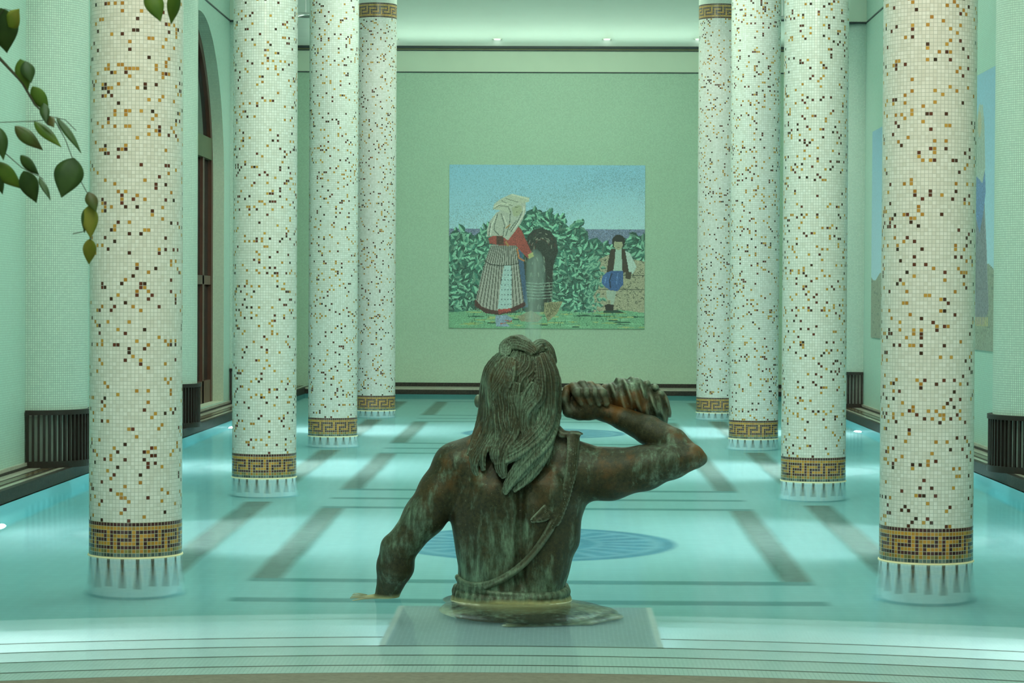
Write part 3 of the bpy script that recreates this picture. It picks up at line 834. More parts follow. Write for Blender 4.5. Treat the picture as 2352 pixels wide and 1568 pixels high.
for k in range(26): cv.stroke([(345+k*16, 1300+40*sin(pi*k/25)), (347+k*16, 1330+40*sin(pi*k/25))], 4, (60, 45, 38))
cv.poly([(450, 710), (500, 685), (600, 690), (660, 640), (700, 600), (735, 640), (790, 760), (835, 850), (795, 885), (700, 790), (690, 770), (560, 775), (462, 755)], (140, 56, 42), 0.10)
cv.poly([(520, 690), (580, 700), (585, 765), (520, 770)], (72, 50, 34), 0.12)
cv.stroke([(700, 800), (715, 880), (760, 905)], 14, (165, 110, 40)); cv.poly([(790, 850), (835, 830), (840, 868), (800, 888)], (158, 170, 60))
cv.poly([(520, 490), (650, 430), (770, 400), (772, 480), (735, 570), (680, 650), (618, 730), (565, 690), (500, 690), (440, 700), (440, 640), (462, 565)], (150, 172, 144), 0.05)
for pts_ in ([(530, 500), (505, 590), (500, 640), (555, 700)], [(560, 500), (590, 600), (575, 700)], [(740, 480), (700, 570), (640, 660)], [(470, 580), (455, 690)], [(640, 480), (630, 600), (600, 690)], [(690, 560), (630, 640)]):
    cv.stroke(pts_, 6, (66, 84, 66))
for pts_ in ([(515, 520), (480, 600), (468, 690)], [(580, 520), (615, 610)], [(755, 440), (752, 500), (715, 570), (660, 650)]): cv.stroke(pts_, 7, (186, 205, 176))
cv.poly([(650, 452), (700, 425), (735, 432), (738, 480), (705, 522), (665, 520)], (142, 166, 118), 0.04)
cv.stroke([(680, 446), (714, 440)], 4, (60, 66, 44)); cv.stroke([(690, 482), (698, 486)], 5, (50, 50, 40)); cv.stroke([(640, 590), (600, 625)], 9, (150, 120, 50)); cv.stroke([(600, 740), (620, 775)], 16, (150, 120, 52))
cv.poly([(488, 462), (500, 415), (560, 370), (650, 328), (720, 345), (800, 362), (800, 396), (752, 405), (700, 425), (655, 432), (635, 470), (622, 500), (560, 472)], (156, 180, 146), 0.04)
for pts_ in ([(490, 465), (540, 430), (620, 440), (640, 490)], [(560, 385), (620, 420), (655, 430)], [(600, 370), (700, 400)]): cv.stroke(pts_, 5, (80, 96, 70))
for pts_ in ([(500, 440), (560, 412), (630, 418)], [(650, 335), (800, 375)]): cv.stroke(pts_, 6, (188, 206, 170))
cv.poly([(515, 1375), (610, 1368), (665, 1405), (640, 1430), (600, 1430), (640, 1468), (520, 1468)], (110, 150, 158), 0.12)
cv.stroke([(600, 1415), (655, 1425)], 8, (150, 80, 50)); cv.stroke([(560, 1445), (600, 1440)], 8, (150, 80, 50))
# seated boy
cv.poly([(1625, 815), (1660, 830), (1722, 950), (1690, 1010), (1640, 1005), (1620, 960)], (150, 190, 165), 0.05)
cv.poly([(1630, 985), (1680, 1000), (1665, 1060), (1630, 1050)], (60, 58, 40))
cv.poly([(1500, 800), (1550, 795), (1620, 800), (1655, 990), (1585, 1010), (1575, 900), (1540, 830), (1520, 1000), (1465, 1005), (1478, 900)], (54, 46, 32), 0.12)
cv.poly([(1540, 800), (1590, 795), (1600, 990), (1520, 1000), (1535, 900)], (138, 182, 152), 0.04)
cv.ell(1565, 735, 56, 60, (34, 36, 30), 0.15); cv.ell(1563, 762, 38, 44, (136, 152, 108), 0.05)
cv.ell(1565, 712, 50, 26, (34, 36, 30)); cv.stroke([(1545, 762), (1585, 762)], 2, (90, 100, 72)); cv.stroke([(1548, 752), (1558, 752)], 5, (45, 45, 32)); cv.stroke([(1574, 752), (1584, 752)], 5, (45, 45, 32)); cv.stroke([(1556, 785), (1574, 785)], 4, (80, 70, 52))
cv.ell(1515, 1068, 92, 78, (42, 92, 142), 0.08); cv.poly([(1500, 985), (1605, 985), (1610, 1100), (1560, 1160), (1480, 1150)], (38, 84, 132), 0.1)
cv.stroke([(1510, 1010), (1490, 1070), (1500, 1130)], 12, (22, 45, 72)); cv.stroke([(1460, 1040), (1450, 1090)], 8, (78, 130, 172)); cv.stroke([(1560, 1010), (1550, 1100)], 8, (70, 120, 165))
cv.poly([(1462, 1155), (1548, 1160), (1535, 1240), (1520, 1290), (1500, 1290), (1500, 1240), (1470, 1230)], (136, 172, 142), 0.05)
cv.poly([(1450, 1285), (1480, 1270), (1530, 1280), (1525, 1330), (1460, 1325)], (38, 34, 30))
cv.poly([(1440, 1330), (1560, 1322), (1620, 1345), (1440, 1350)], (26, 66, 48))
MUR_Z1, MUR_Z0 = 3.85, 1.085
alb = cv.albedo((156, 186, 164), 0.66)
mural_obj('wall_mosaic', cv, (-1.68, WALLEND-0.014, MUR_Z1), (3.31, 0, 0), (0, 0, MUR_Z1-MUR_Z0), (0, 0.0135, 0), alb,
          'large mosaic on the end wall showing a veiled woman and seated boy', MAT['mural'])
# side wall mosaics on the right: a tall robed figure under a blue sky
def side_mural(y0, y1, figx, label):
    c = Canvas(240, 184, 0, 0, 3.6, 2.76); r_ = c.rs
    tt = np.clip(c.GY/1.9, 0, 1)[..., None]
    c.a[:] = np.array([108, 172, 188])*(1-tt)+np.array([140, 196, 200])*tt
    c.a *= 1+0.02*r_.randn(c.h, c.w, 1)
    c.fill(c.GY > 1.95+0.05*np.sin(c.GX*5), (118, 140, 112), 0.08)
    for q in range(60):
        x_, y_ = r_.uniform(0, 3.6), r_.uniform(2.0, 2.72); c.stroke([(x_, y_), (x_+0.15, y_)], 0.02, (98, 122, 98))
    f = lambda pts: [(figx+a, b) for a, b in pts]
    c.poly(f([(-.34, 1.35), (-.10, 1.1), (.22, 1.1), (.40, 1.7), (.55, 2.35), (.30, 2.50), (-.45, 2.52), (-.60, 2.35)]), (112, 128, 128), 0.06)
    for k in range(13):
        u = k/12; c.stroke(f([(-.25+.42*u, 1.2), (-.42+.75*u, 1.8), (-.52+1.02*u, 2.42)]), 0.018, (70, 84, 86))
    for k in range(12): c.stroke(f([(-.50+.09*k, 2.44), (-.50+.09*k, 2.52)]), 0.03, (178, 172, 70))
    c.poly(f([(-.28, .75), (.22, .70), (.34, 1.2), (.20, 1.42), (.02, 1.6), (-.30, 1.3)]), (74, 118, 158), 0.08)
    c.poly(f([(-.20, .45), (-.05, .30), (.14, .32), (.24, .55), (.30, .95), (.16, 1.1), (-.22, 1.0), (-.30, .70)]), (138, 170, 148), 0.05)
    for k in range(5): c.stroke(f([(-.12+.08*k, .45), (-.18+.10*k, .95)]), 0.015, (90, 118, 100))
    c.ell(figx-0.02, .50, .10, .13, (150, 160, 120), 0.04)
    mural_obj('wall_mosaic', c, (WALLX-0.014, y1, MUR_Z1), (0, y0-y1, 0), (0, 0, MUR_Z1-MUR_Z0), (0.0135, 0, 0), c.albedo((168, 196, 184), 0.66), label, MAT['mural'])
side_mural(D1+1.5*SP-1.8, D1+1.5*SP+1.8, 1.78, 'mosaic picture of a robed figure on the right wall behind the nearest right column')
side_mural(D1+2.5*SP-1.8, D1+2.5*SP+1.8, 1.7, 'farther mosaic picture with blue sky and brown ground on the right wall')


# ------------------------------------------------------------------ bronze statue (implicit surfaces, polygonised)
YS = 12.0
def Q(px, py, dy=0.0): return np.array(at(px, py, YS+dy))
U1 = 1/441.7                                  # one photo pixel at the statue, in metres
class Field:
    def __init__(s, lo, hi, h):
        s.lo = np.array(lo, float); s.h = h
        s.n = np.ceil((np.array(hi)-s.lo)/h).astype(int)+1
        s.F = np.full(s.n, 9.0, np.float32)
    def window(s, a, b):
        i0 = np.clip(np.floor((a-s.lo)/s.h).astype(int), 0, s.n-1); i1 = np.clip(np.ceil((b-s.lo)/s.h).astype(int)+1, 1, s.n)
        sl = tuple(slice(i0[k], i1[k]) for k in range(3))
        g = [s.lo[k]+s.h*np.arange(i0[k], i1[k], dtype=np.float32) for k in range(3)]
        return sl, np.meshgrid(*g, indexing='ij', sparse=True)
    def blend(s, sl, d, k, op='add'):
        f = s.F[sl]
        if op == 'sub': d = -d
        if k > 0:
            if op == 'add':
                h = np.clip(0.5+0.5*(f-d)/k, 0, 1); s.F[sl] = f*(1-h)+d*h-k*h*(1-h)
            else:
                h = np.clip(0.5-0.5*(f-d)/k, 0, 1); s.F[sl] = f*(1-h)+d*h+k*h*(1-h)
        else: s.F[sl] = np.minimum(f, d) if op == 'add' else np.maximum(f, d)
    def cone(s, a, b, ra, rb, k=0.02, fy=1.0, op='add', warp=None):
        """tapered capsule a-b; fy flattens (<1) or deepens the section in the depth direction"""
        a = np.asarray(a, float); b = np.asarray(b, float); m = max(ra, rb)*max(1, fy)+k+0.03
        if np.any(np.minimum(a, b)-m > s.lo+s.h*s.n): return
        sl, (x, y, z) = s.window(np.minimum(a, b)-m, np.maximum(a, b)+m)
        if 0 in s.F[sl].shape: return
        bx, by, bz = b-a; by_ = by/fy
        X, Y, Z = x-a[0], (y-a[1])/fy, z-a[2]
        L = bx*bx+by_*by_+bz*bz+1e-9
        t = np.clip((X*bx+Y*by_+Z*bz)/L, 0, 1)
        d = np.sqrt((X-t*bx)**2+(Y-t*by_)**2+(Z-t*bz)**2)-(ra+(rb-ra)*t)
        d = d*min(1, fy) if fy < 1 else d
        if warp is not None: d = d+warp(x, y, z)
        s.blend(sl, d.astype(np.float32), k, op)
    def chain(s, pts, radii, k=0.012, fy=1.0, **kw):
        for i in range(len(pts)-1): s.cone(pts[i], pts[i+1], radii[i], radii[i+1], k, fy, **kw)
    def ribbon(s, pts, ws, nrm, thick=0.35, grooves=4, amp=0.0028, k=0.004, ph=0.0, tip=0.0035):
        """flat combed strand: pts along it, half widths ws, outward normals nrm"""
        n = len(pts); fr = []
        for i in range(n):
            ax = pts[min(i+1, n-1)]-pts[max(i-1, 0)]; ax = ax/(np.linalg.norm(ax)+1e-9)
            nn = nrm[i]-ax*float(nrm[i]@ax); nn = nn/(np.linalg.norm(nn)+1e-9); fr.append((np.cross(ax, nn), nn))
        for i in range(n-1):
            a, b = pts[i], pts[i+1]; ba = b-a; L = float(ba@ba)+1e-9
            w0, w1 = max(ws[i], tip), max(ws[i+1], tip); m = max(w0, w1)+0.02
            sl, (x, y, z) = s.window(np.minimum(a, b)-m, np.maximum(a, b)+m)
            if 0 in s.F[sl].shape: continue
            X, Y, Z = x-a[0], y-a[1], z-a[2]
            al = X*ba[0]+Y*ba[1]+Z*ba[2]; t = np.clip(al/L, 0, 1); e = (al/L-t)*sqrt(L)
            if i > 0: e = np.maximum(e, 0)
            if i < n-2: e = np.where(e > 0, np.maximum(e-0.012, 0), e)
            if i > 0: e = np.where((al < 0), np.maximum(-(al/L)*sqrt(L)-0.012, 0), e)
            X, Y, Z = X-t*ba[0], Y-t*ba[1], Z-t*ba[2]
            (s0, n0), (s1, n1) = fr[i], fr[i+1]
            u = X*(s0[0]+(s1[0]-s0[0])*t)+Y*(s0[1]+(s1[1]-s0[1])*t)+Z*(s0[2]+(s1[2]-s0[2])*t)
            v = X*(n0[0]+(n1[0]-n0[0])*t)+Y*(n0[1]+(n1[1]-n0[1])*t)+Z*(n0[2]+(n1[2]-n0[2])*t)
            w = w0+(w1-w0)*t; th = np.maximum(w*thick, 0.0035)
            un = u/w
            d = (np.sqrt(un**2+(v/th)**2+(e/th)**2)-1)*th*0.85
            d = d+amp*np.abs(np.sin(pi*grooves*0.5*un+ph))*np.clip(1.3-np.abs(un), 0, 1)
            s.blend(sl, d.astype(np.float32), k)
    def ell(s, c, r, k=0.02, rot=None, op='add', warp=None):
        c = np.asarray(c, float); r = np.asarray(r, float); m = max(r)+k+0.02
        sl, (x, y, z) = s.window(c-m, c+m)
        X, Y, Z = x-c[0], y-c[1], z-c[2]
        if rot is not None:
            R = np.array(Matrix.Rotation(rot[0], 3, rot[1])).T
            X, Y, Z = R[0, 0]*X+R[0, 1]*Y+R[0, 2]*Z, R[1, 0]*X+R[1, 1]*Y+R[1, 2]*Z, R[2, 0]*X+R[2, 1]*Y+R[2, 2]*Z
        q = np.sqrt((X/r[0])**2+(Y/r[1])**2+(Z/r[2])**2); g = np.sqrt((X/r[0]**2)**2+(Y/r[1]**2)**2+(Z/r[2]**2)**2)+1e-6
        d = q*(q-1)/g
        if warp is not None: d = d+warp(x, y, z)
        s.blend(sl, d.astype(np.float32), k, op)
    def nets(s):
        F = s.F; S = F < 0
        c = [(i, j, k) for i in (0, 1) for j in (0, 1) for k in (0, 1)]
        n = s.n-1
        cnt = np.zeros(n, np.int8)
        for (i, j, k) in c: cnt += S[i:n[0]+i, j:n[1]+j, k:n[2]+k]
        act = np.argwhere((cnt > 0) & (cnt < 8))
        idx = -np.ones(n, np.int64); idx[tuple(act.T)] = np.arange(len(act))
        val = np.stack([F[act[:, 0]+i, act[:, 1]+j, act[:, 2]+k] for (i, j, k) in c], 1)
        P = np.zeros((len(act), 3)); W = np.zeros(len(act))
        for a in range(8):
            for b in range(a+1, 8):
                da = np.abs(np.array(c[a])-np.array(c[b]))
                if da.sum() != 1: continue
                va, vb = val[:, a], val[:, b]; cr = (va < 0) != (vb < 0)
                t = np.where(cr, va/np.where(cr, va-vb, 1), 0)
                p = np.array(c[a])+t[:, None]*(np.array(c[b])-np.array(c[a]))
                P += p*cr[:, None]; W += cr
        V = s.lo+s.h*(act+P/W[:, None])
        faces = []
        for ax in range(3):
            o1, o2 = [(1, 2), (2, 0), (0, 1)][ax]
            A = S.take(range(0, s.n[ax]-1), ax); B = S.take(range(1, s.n[ax]), ax)
            e = np.argwhere(A != B); e = e[(e[:, o1] > 0) & (e[:, o2] > 0) & (e[:, o1] < n[o1]) & (e[:, o2] < n[o2])]
            u = np.zeros(3, int); v = np.zeros(3, int); u[o1] = 1; v[o2] = 1
            q = np.stack([idx[tuple((e-u-v).T)], idx[tuple((e-v).T)], idx[tuple(e.T)], idx[tuple((e-u).T)]], 1)
            ins = A[tuple(e.T)]
            q[~ins] = q[~ins][:, ::-1]
            faces.append(q)
        Fc = np.concatenate(faces); Fc = Fc[(Fc >= 0).all(1)]
        # drop interior-only specks: two smoothing passes
        nb = np.zeros_like(V); w = np.zeros(len(V))
        for a, b in ((0, 1), (1, 2), (2, 3), (3, 0)):
            np.add.at(nb, Fc[:, a], V[Fc[:, b]]); np.add.at(w, Fc[:, a], 1)
            np.add.at(nb, Fc[:, b], V[Fc[:, a]]); np.add.at(w, Fc[:, b], 1)
        V = V*0.55+0.45*nb/np.maximum(w, 1)[:, None]
        return V, Fc.astype(np.int32)

statue = empty('bronze_statue', (float(Q(1172, 1385)[0]), YS, PZ))
setp(statue, 'green and brown bronze statue of a long-haired figure blowing a conch, waist-deep in the pool', 'statue')
def field_obj(F, name, mat):
    V, Fc = F.nets()
    return mesh_obj(name, V-np.array(statue.location), Fc, mat, statue, True)

# ---- body
B = Field(Q(775, 1490, -0.62), Q(1650, 800, 0.62)+np.array([0, 0, 0.02]), 0.0065)
B.lo[2] = PZ+0.0; B.n[2] = int((1.25-PZ)/B.h); B.F = np.full(B.n, 9.0, np.float32)
p = Q
def R(px): return px*U1
# rib cage, back, waist: stacked sections (left edge, right edge, row, depth offset, depth ratio)
secs = [(1062, 1322, 1062, 0.02, .46), (1042, 1338, 1105, 0.0, .52), (1035, 1345, 1150, 0.0, .54), (1034, 1336, 1200, 0.0, .56),
        (1043, 1326, 1250, 0.0, .60), (1050, 1312, 1300, 0.0, .64), (1050, 1298, 1345, 0.0, .68), (1048, 1300, 1385, 0.0, .70)]
def torso(F):
    zc = np.array([p((a+b)/2, y, dy)[2] for a, b, y, dy, q in secs]); xc = np.array([p((a+b)/2, y, dy)[0] for a, b, y, dy, q in secs])
    hw = np.array([R(b-a)/2 for a, b, y, dy, q in secs]); dr = np.array([q for *_, q in secs])
    ext = 0.16
    lo = np.array([p(1000, 1385)[0], YS-0.45, PZ-0.01]); hi = np.array([p(1380, 1385)[0], YS+0.45, zc[0]+ext])
    sl, (x, y, z) = F.window(lo, hi)
    zz = z[0, 0, :].astype(float)
    o = np.argsort(zc)
    X = np.interp(zz, zc[o], xc[o]); H = np.interp(zz, zc[o], hw[o]); D = np.interp(zz, zc[o], dr[o])
    top = np.clip((zz-zc[0])/0.13, 0, 1); H = H*np.sqrt(np.clip(1-0.9*top**2, 0.02, 1)); 
    low = np.clip((-0.0-zz)/0.3, 0, 1); H = H*(1+0.10*low); D = D*(1+0.15*low)
    X, H, D = [v.reshape(1, 1, -1) for v in (X, H, D)]
    u = (x-X)/H; v = (y-YS-0.01)/(H*D)
    rr = (np.abs(u)**2.5+np.abs(v)**2.3)**(1/2.4)
    d = (rr-1)*H*D*0.8
    # spine furrow, shoulder blades, ribs' softness
    sx = p(1196, 1200)[0]
    back = np.clip(-v, 0, 1)**0.5
    za, zb = p(0, 1150)[2], p(0, 1345)[2]
    win = np.clip((z-zb)/0.08, 0, 1)*np.clip((p(0, 1060)[2]-z)/0.10, 0, 1)
    d = d+0.030*back*win*np.exp(-((x-sx)/0.026)**2)
    for cx in (1120, 1275):
        q = p(cx, 1125); d = d-0.028*back*np.exp(-((x-q[0])/0.075)**2-((z-q[2])/0.11)**2)
    for cx in (1120, 1270):                                   # lumbar muscles
        q = p(cx, 1290); d = d-0.016*back*np.exp(-((x-q[0])/0.055)**2-((z-q[2])/0.16)**2)
    d = d+0.004*np.sin(23*x+7*z)*np.sin(19*z-5*x)+0.003*np.sin(61*x+11*z)*np.cos(9*z)
    F.blend(sl, np.broadcast_to(d, F.F[sl].shape).astype(np.float32), 0.0)
torso(B)
# shoulders and trapezius
B.ell(p(1056, 1068, 0.0), (R(60), 0.115, R(56)), 0.05)
B.ell(p(1322, 1072, 0.0), (R(62), 0.12, R(58)), 0.05)
B.cone(p(1090, 1040, 0.02), p(1180, 990, 0.03), R(40), R(46), 0.05)
B.cone(p(1290, 1040, 0.02), p(1215, 990, 0.03), R(40), R(46), 0.05)
B.cone(p(1198, 1020, 0.03), p(1205, 930, 0.06), R(52), R(48), 0.04)         # neck
# head (mostly under the hair), face turned away and to the shell
HC = p(1203, 885, 0.09)
B.ell(HC, (R(72), 0.20, R(96)), 0.02)
B.ell(p(1232, 915, 0.20), (R(48), 0.12, R(66)), 0.03)                        # jaw, facing away to the right
B.cone(p(1240, 885, 0.27), p(1250, 905, 0.33), R(8), R(13), 0.012)          # nose
B.ell(p(1250, 921, 0.28), (R(16), 0.035, R(7)), 0.01)                        # lips
for ex in (1222, 1262): B.ell(p(ex, 884, 0.265), (R(11), 0.02, R(7)), 0.006)
B.ell(p(1098, 921, 0.17), (R(9), 0.03, R(16)), 0.01)                         # lobe peeping out at the left
# left arm down into the water
B.chain([p(1046, 1072, 0.0), p(1012, 1128, -0.01), p(975, 1185, -0.02), p(935, 1238, -0.03)], [R(50), R(49), R(46), R(39)], 0.035)
B.chain([p(935, 1238, -0.03), p(915, 1262, -0.02), p(908, 1300, 0.0), p(890, 1362, 0.05)], [R(36), R(40), R(42), R(27)], 0.022)
B.ell(p(897, 1250, -0.05), (R(17), 0.035, R(18)), 0.03)                      # elbow point
wr = p(890, 1362, 0.05)
hand = wr+np.array([-0.01, 0.02, -0.035])
B.chain([wr, hand], [R(26), R(21)], 0.02)
# left hand just under the surface, palm down, fingers spread to the left
palm = hand+np.array([-0.085, 0.02, -0.022])
B.chain([hand, palm], [R(17), R(19)], 0.02, fy=1.6)
for k, (ang, L, r0) in enumerate(((-0.62, .115, 9.0), (-0.20, .150, 8.5), (0.10, .160, 8.5), (0.42, .142, 8.0), (0.78, .105, 7.0))):
    st = palm+np.array([-0.035, 0.055*(k-2)*0.8, 0.0]) if k else palm+np.array([0.02, -0.055, 0.0])
    dr = np.array([-cos(ang), sin(ang), -0.10])
    m1 = st+dr*L*0.5+np.array([0, 0, 0.012]); m2 = st+dr*L+np.array([0, 0, -0.012])
    B.chain([st, m1, m2], [R(r0), R(r0*0.9), R(r0*0.62)], 0.010)
# raised right arm
B.chain([p(1335, 1086, 0.0), p(1400, 1088, -0.02), p(1480, 1074, -0.05), p(1545, 1058, -0.09), p(1592, 1050, -0.12)], [R(66), R(59), R(50), R(39), R(27)], 0.03)
B.cone(p(1592, 1050, -0.12), p(1613, 1054, -0.14), R(24), R(11), 0.03)
B.chain([p(1588, 1043, -0.11), p(1545, 1018, -0.03), p(1490, 988, 0.05), p(1430, 961, 0.12), p(1384, 944, 0.16)], [R(23), R(35), R(34), R(26), R(21)], 0.015)
B.chain([p(1384, 944, 0.16), p(1350, 930, 0.185)], [R(22), R(26)], 0.02)
# right hand closed round the neck of the shell
pc = p(1340, 930, 0.17)
B.ell(pc, (R(36), 0.045, R(33)), 0.02)
B.ell(p(1350, 936, 0.125), (R(40), 0.040, R(30)), 0.02)
for k, (x0, r0, top) in enumerate(((1322, 11.5, 888), (1342, 12.0, 884), (1361, 11.5, 886), (1378, 10.5, 892))):
    a = p(x0+14, 926, 0.100); b = p(x0+5, 903, 0.098); c_ = p(x0-5, top, 0.155); d_ = p(x0-9, top+5, 0.225); e_ = p(x0-8, top+22, 0.262)
    B.chain([a, b, c_, d_, e_], [R(r0*0.8), R(r0*1.15), R(r0), R(r0*.92), R(r0*.75)], 0.005)
B.chain([p(1330, 950, 0.13), p(1306, 945, 0.12), p(1296, 920, 0.135), p(1303, 893, 0.16)], [R(16), R(13), R(11), R(10)], 0.012)   # thumb
# hips, thighs and folded legs on the plinth under the water
B.ell(np.array([p(1175, 1385)[0]+0.06, YS-0.13, -0.25]), (0.43, 0.46, 0.20), 0.06)
x0 = p(1175, 1385)[0]
B.chain([(x0+0.16, YS-0.02, -0.26), (x0+0.38, YS-0.16, -0.28), (x0+0.47, YS-0.28, -0.32)], [0.19, 0.16, 0.10], 0.05)
B.chain([(x0+0.47, YS-0.28, -0.32), (x0+0.36, YS-0.42, -0.36), (x0+0.12, YS-0.50, -0.38)], [0.10, 0.085, 0.06], 0.02)
B.chain([(x0-0.14, YS+0.0, -0.26), (x0-0.20, YS+0.28, -0.28), (x0-0.10, YS+0.50, -0.33)], [0.19, 0.16, 0.11], 0.05)
B.chain([(x0+0.12, YS-0.50, -0.38), (x0+0.0, YS-0.53, -0.40)], [0.055, 0.04], 0.02)
body = field_obj(B, 'body', MAT['bronze'])
del B

# ---- hair: a cap with flowing locks laid over it
Hf = Field(Q(1030, 1230, -0.50), Q(1345, 765, 0.36), 0.0034)
def groove(ang_scale, amp, cx):
    """comb marks running along the fall of the hair"""
    def f(x, y, z):
        th = np.arctan2(x-cx, -(y-(YS+0.08)))
        w = 0.30*np.sin(7.0*z+1.3)+0.22*np.sin(13.0*z+2.5*th)+0.12*np.sin(29*z+4*th)
        a = np.sin(ang_scale*(th+w*0.45)); b = np.sin(ang_scale*2.37*(th+w*0.3)+1.0)
        return amp*(0.7*np.abs(a)+0.45*np.abs(b)-0.5)
    return f
gx = p(1200, 900)[0]
G1 = groove(24, 0.0065, gx)
Hf.ell(p(1200, 872, 0.07), (R(84), 0.235, R(84)), 0.0, warp=G1)
Hf.cone(p(1197, 905, 0.04), p(1190, 975, -0.005), R(90), R(84), 0.03, fy=1.0, warp=G1)
Hf.cone(p(1188, 975, 0.0), p(1172, 1012, -0.03), R(84), R(64), 0.05, fy=0.85, warp=G1)
Hf.cone(p(1225, 980, 0.0), p(1232, 1005, -0.03), R(54), R(38), 0.04, fy=0.8, warp=G1)
# the strands: point lists in photo pixels with how far they stand off towards the viewer, widths in pixels
def bez(pts, n=14):
    P = np.array(pts, float); t = np.linspace(0, len(P)-1, n)
    k = np.arange(len(P)); 
    out = []
    for tt in t:
        i = int(min(tt, len(P)-2)); f = tt-i
        p0, p1, p2, p3 = P[max(i-1, 0)], P[i], P[i+1], P[min(i+2, len(P)-1)]
        out.append(0.5*((2*p1)+(-p0+p2)*f+(2*p0-5*p1+4*p2-p3)*f*f+(-p0+3*p1-3*p2+p3)*f**3))
    return np.array(out)
def lock(pts, ws, k=0.004, n=24, strands=3, grooves=5, thick=0.42, amp=0.0034):
    c = bez([(a, b, d) for a, b, d in pts], n); w = np.interp(np.linspace(0, 1, n), np.linspace(0, 1, len(ws)), ws)
    W3 = [p(*q) for q in c]
    N3 = []
    for q in c:
        u = max(-0.92, min(0.92, (q[0]-1195)/105.0)); N3.append(np.array([0.9*u, -sqrt(1-u*u), 0.15 if q[1] > 820 else 0.8]))
    Hf.ribbon(W3, [R(v)*1.12 for v in w], N3, thick, grooves, amp, k, ph=(pts[0][0] % 7)*0.9)
    # a thin raised strand riding on the edge of the lock
    sg = 1 if int(pts[0][0]) % 2 else -1; P2 = []
    for i in range(n):
        t = W3[min(i+1, n-1)]-W3[max(i-1, 0)]; t /= np.linalg.norm(t)+1e-9; nn = N3[i]/np.linalg.norm(N3[i]); sd = np.cross(t, nn)
        P2.append(W3[i]+sd*sg*R(w[i])*(0.62+0.15*sin(i*0.7))+nn*R(w[i])*0.28)
    Hf.ribbon(P2, [max(R(v)*0.26, 0.0036) for v in w], N3, 0.9, 1, 0.0, 0.003)
def bk(px, py):
    """depth offset of the hair's back surface at a pixel"""
    if py < 980:
        u = (px-1198)/88.0; v = (py-885)/105.0
        r2 = min(0.97, u*u+(v*v if py < 885 else 0)); return 0.055-0.215*sqrt(1-r2)+0.0004*(max(py-885, 0))*0
    return None
def L(pts, ws, lift=0.0, **kw):
    out = []
    for a, b in pts:
        if b < 980: d = bk(a, b)
        else:
            t = min(1, (b-980)/60.0); u = min(0.98, abs(a-1190)/118.0)
            d = (0.055-0.215*sqrt(max(0.03, 1-min(0.97, ((a-1198)/96.0)**2))))*(1-t)+t*(0.02-0.215*sqrt(1-u*u*0.9))
        out.append((a, b, d-lift))
    lock(out, ws, **kw)
# crown: rolled lock at the top and a second hump at the right
L([(1160, 815), (1163, 795), (1180, 787), (1205, 792), (1228, 806)], [9, 15, 17, 15, 9], 0.012, strands=2)
L([(1160, 800), (1172, 786), (1192, 781), (1212, 788)], [7, 11, 13, 9], -0.03, strands=2)
L([(1215, 812), (1232, 797), (1247, 792), (1262, 806), (1272, 832)], [8, 13, 15, 13, 8], -0.01, strands=2)
L([(1158, 806), (1152, 830), (1140, 852), (1130, 880)], [7, 12, 12, 6], 0.006)
# left side sheets
L([(1150, 815), (1126, 850), (1116, 900), (1112, 950), (1094, 1000), (1075, 1040), (1070, 1065)], [8, 16, 19, 19, 18, 16, 9], 0.004, strands=4)
L([(1165, 820), (1140, 862), (1132, 910), (1140, 950), (1124, 1000), (1092, 1050), (1090, 1085), (1103, 1112)], [8, 16, 18, 16, 20, 20, 14, 4], 0.008, strands=4)
L([(1176, 822), (1158, 870), (1136, 905), (1118, 938), (1108, 975)], [7, 13, 14, 12, 6], 0.016)
L([(1120, 870), (1126, 905), (1142, 930), (1146, 960), (1130, 1000), (1108, 1040), (1110, 1080)], [6, 12, 14, 14, 16, 14, 6], 0.014)
# middle waves
L([(1178, 830), (1170, 870), (1158, 905), (1162, 950), (1150, 1000), (1138, 1040), (1140, 1062)], [7, 14, 16, 16, 16, 14, 5], 0.012, strands=3)
L([(1190, 880), (1182, 915), (1188, 950), (1178, 995), (1160, 1030), (1150, 1070), (1158, 1095)], [6, 12, 15, 14, 16, 14, 5], 0.018)
L([(1205, 905), (1196, 935), (1202, 970), (1192, 1010), (1178, 1040)], [6, 11, 13, 13, 6], 0.010)
L([(1225, 880), (1206, 918), (1200, 950), (1212, 985), (1200, 1020)], [6, 12, 13, 13, 6], 0.022)
L([(1240, 870), (1232, 912), (1208, 938), (1204, 975), (1216, 1005)], [6, 14, 13, 11, 5], 0.030)
# right side sweeping over to the left in a point
L([(1246, 812), (1260, 860), (1262, 915), (1256, 960), (1232, 1000), (1200, 1030), (1165, 1050), (1138, 1064)], [8, 17, 20, 20, 20, 18, 13, 3], 0.022, strands=4)
L([(1262, 815), (1276, 870), (1277, 920), (1272, 960), (1252, 1005), (1224, 1042), (1192, 1080), (1168, 1112), (1160, 1134)], [7, 13, 16, 18, 20, 20, 16, 10, 3], 0.014, strands=4)
L([(1236, 820), (1242, 865), (1240, 905), (1222, 935), (1216, 965), (1222, 1000)], [6, 13, 15, 13, 12, 5], 0.020)
L([(1278, 930), (1274, 965), (1262, 1000), (1246, 1040), (1224, 1075), (1205, 1100), (1180, 1128)], [6, 12, 15, 17, 17, 12, 3], 0.004, strands=3)
# loose lock lying on the back by the strap
L([(1284, 1000), (1272, 1040), (1262, 1080), (1268, 1110), (1262, 1140)], [6, 9, 9, 8, 3], -0.055, strands=2)
hair = field_obj(Hf, 'hair', MAT['bronze_hair'])
del Hf

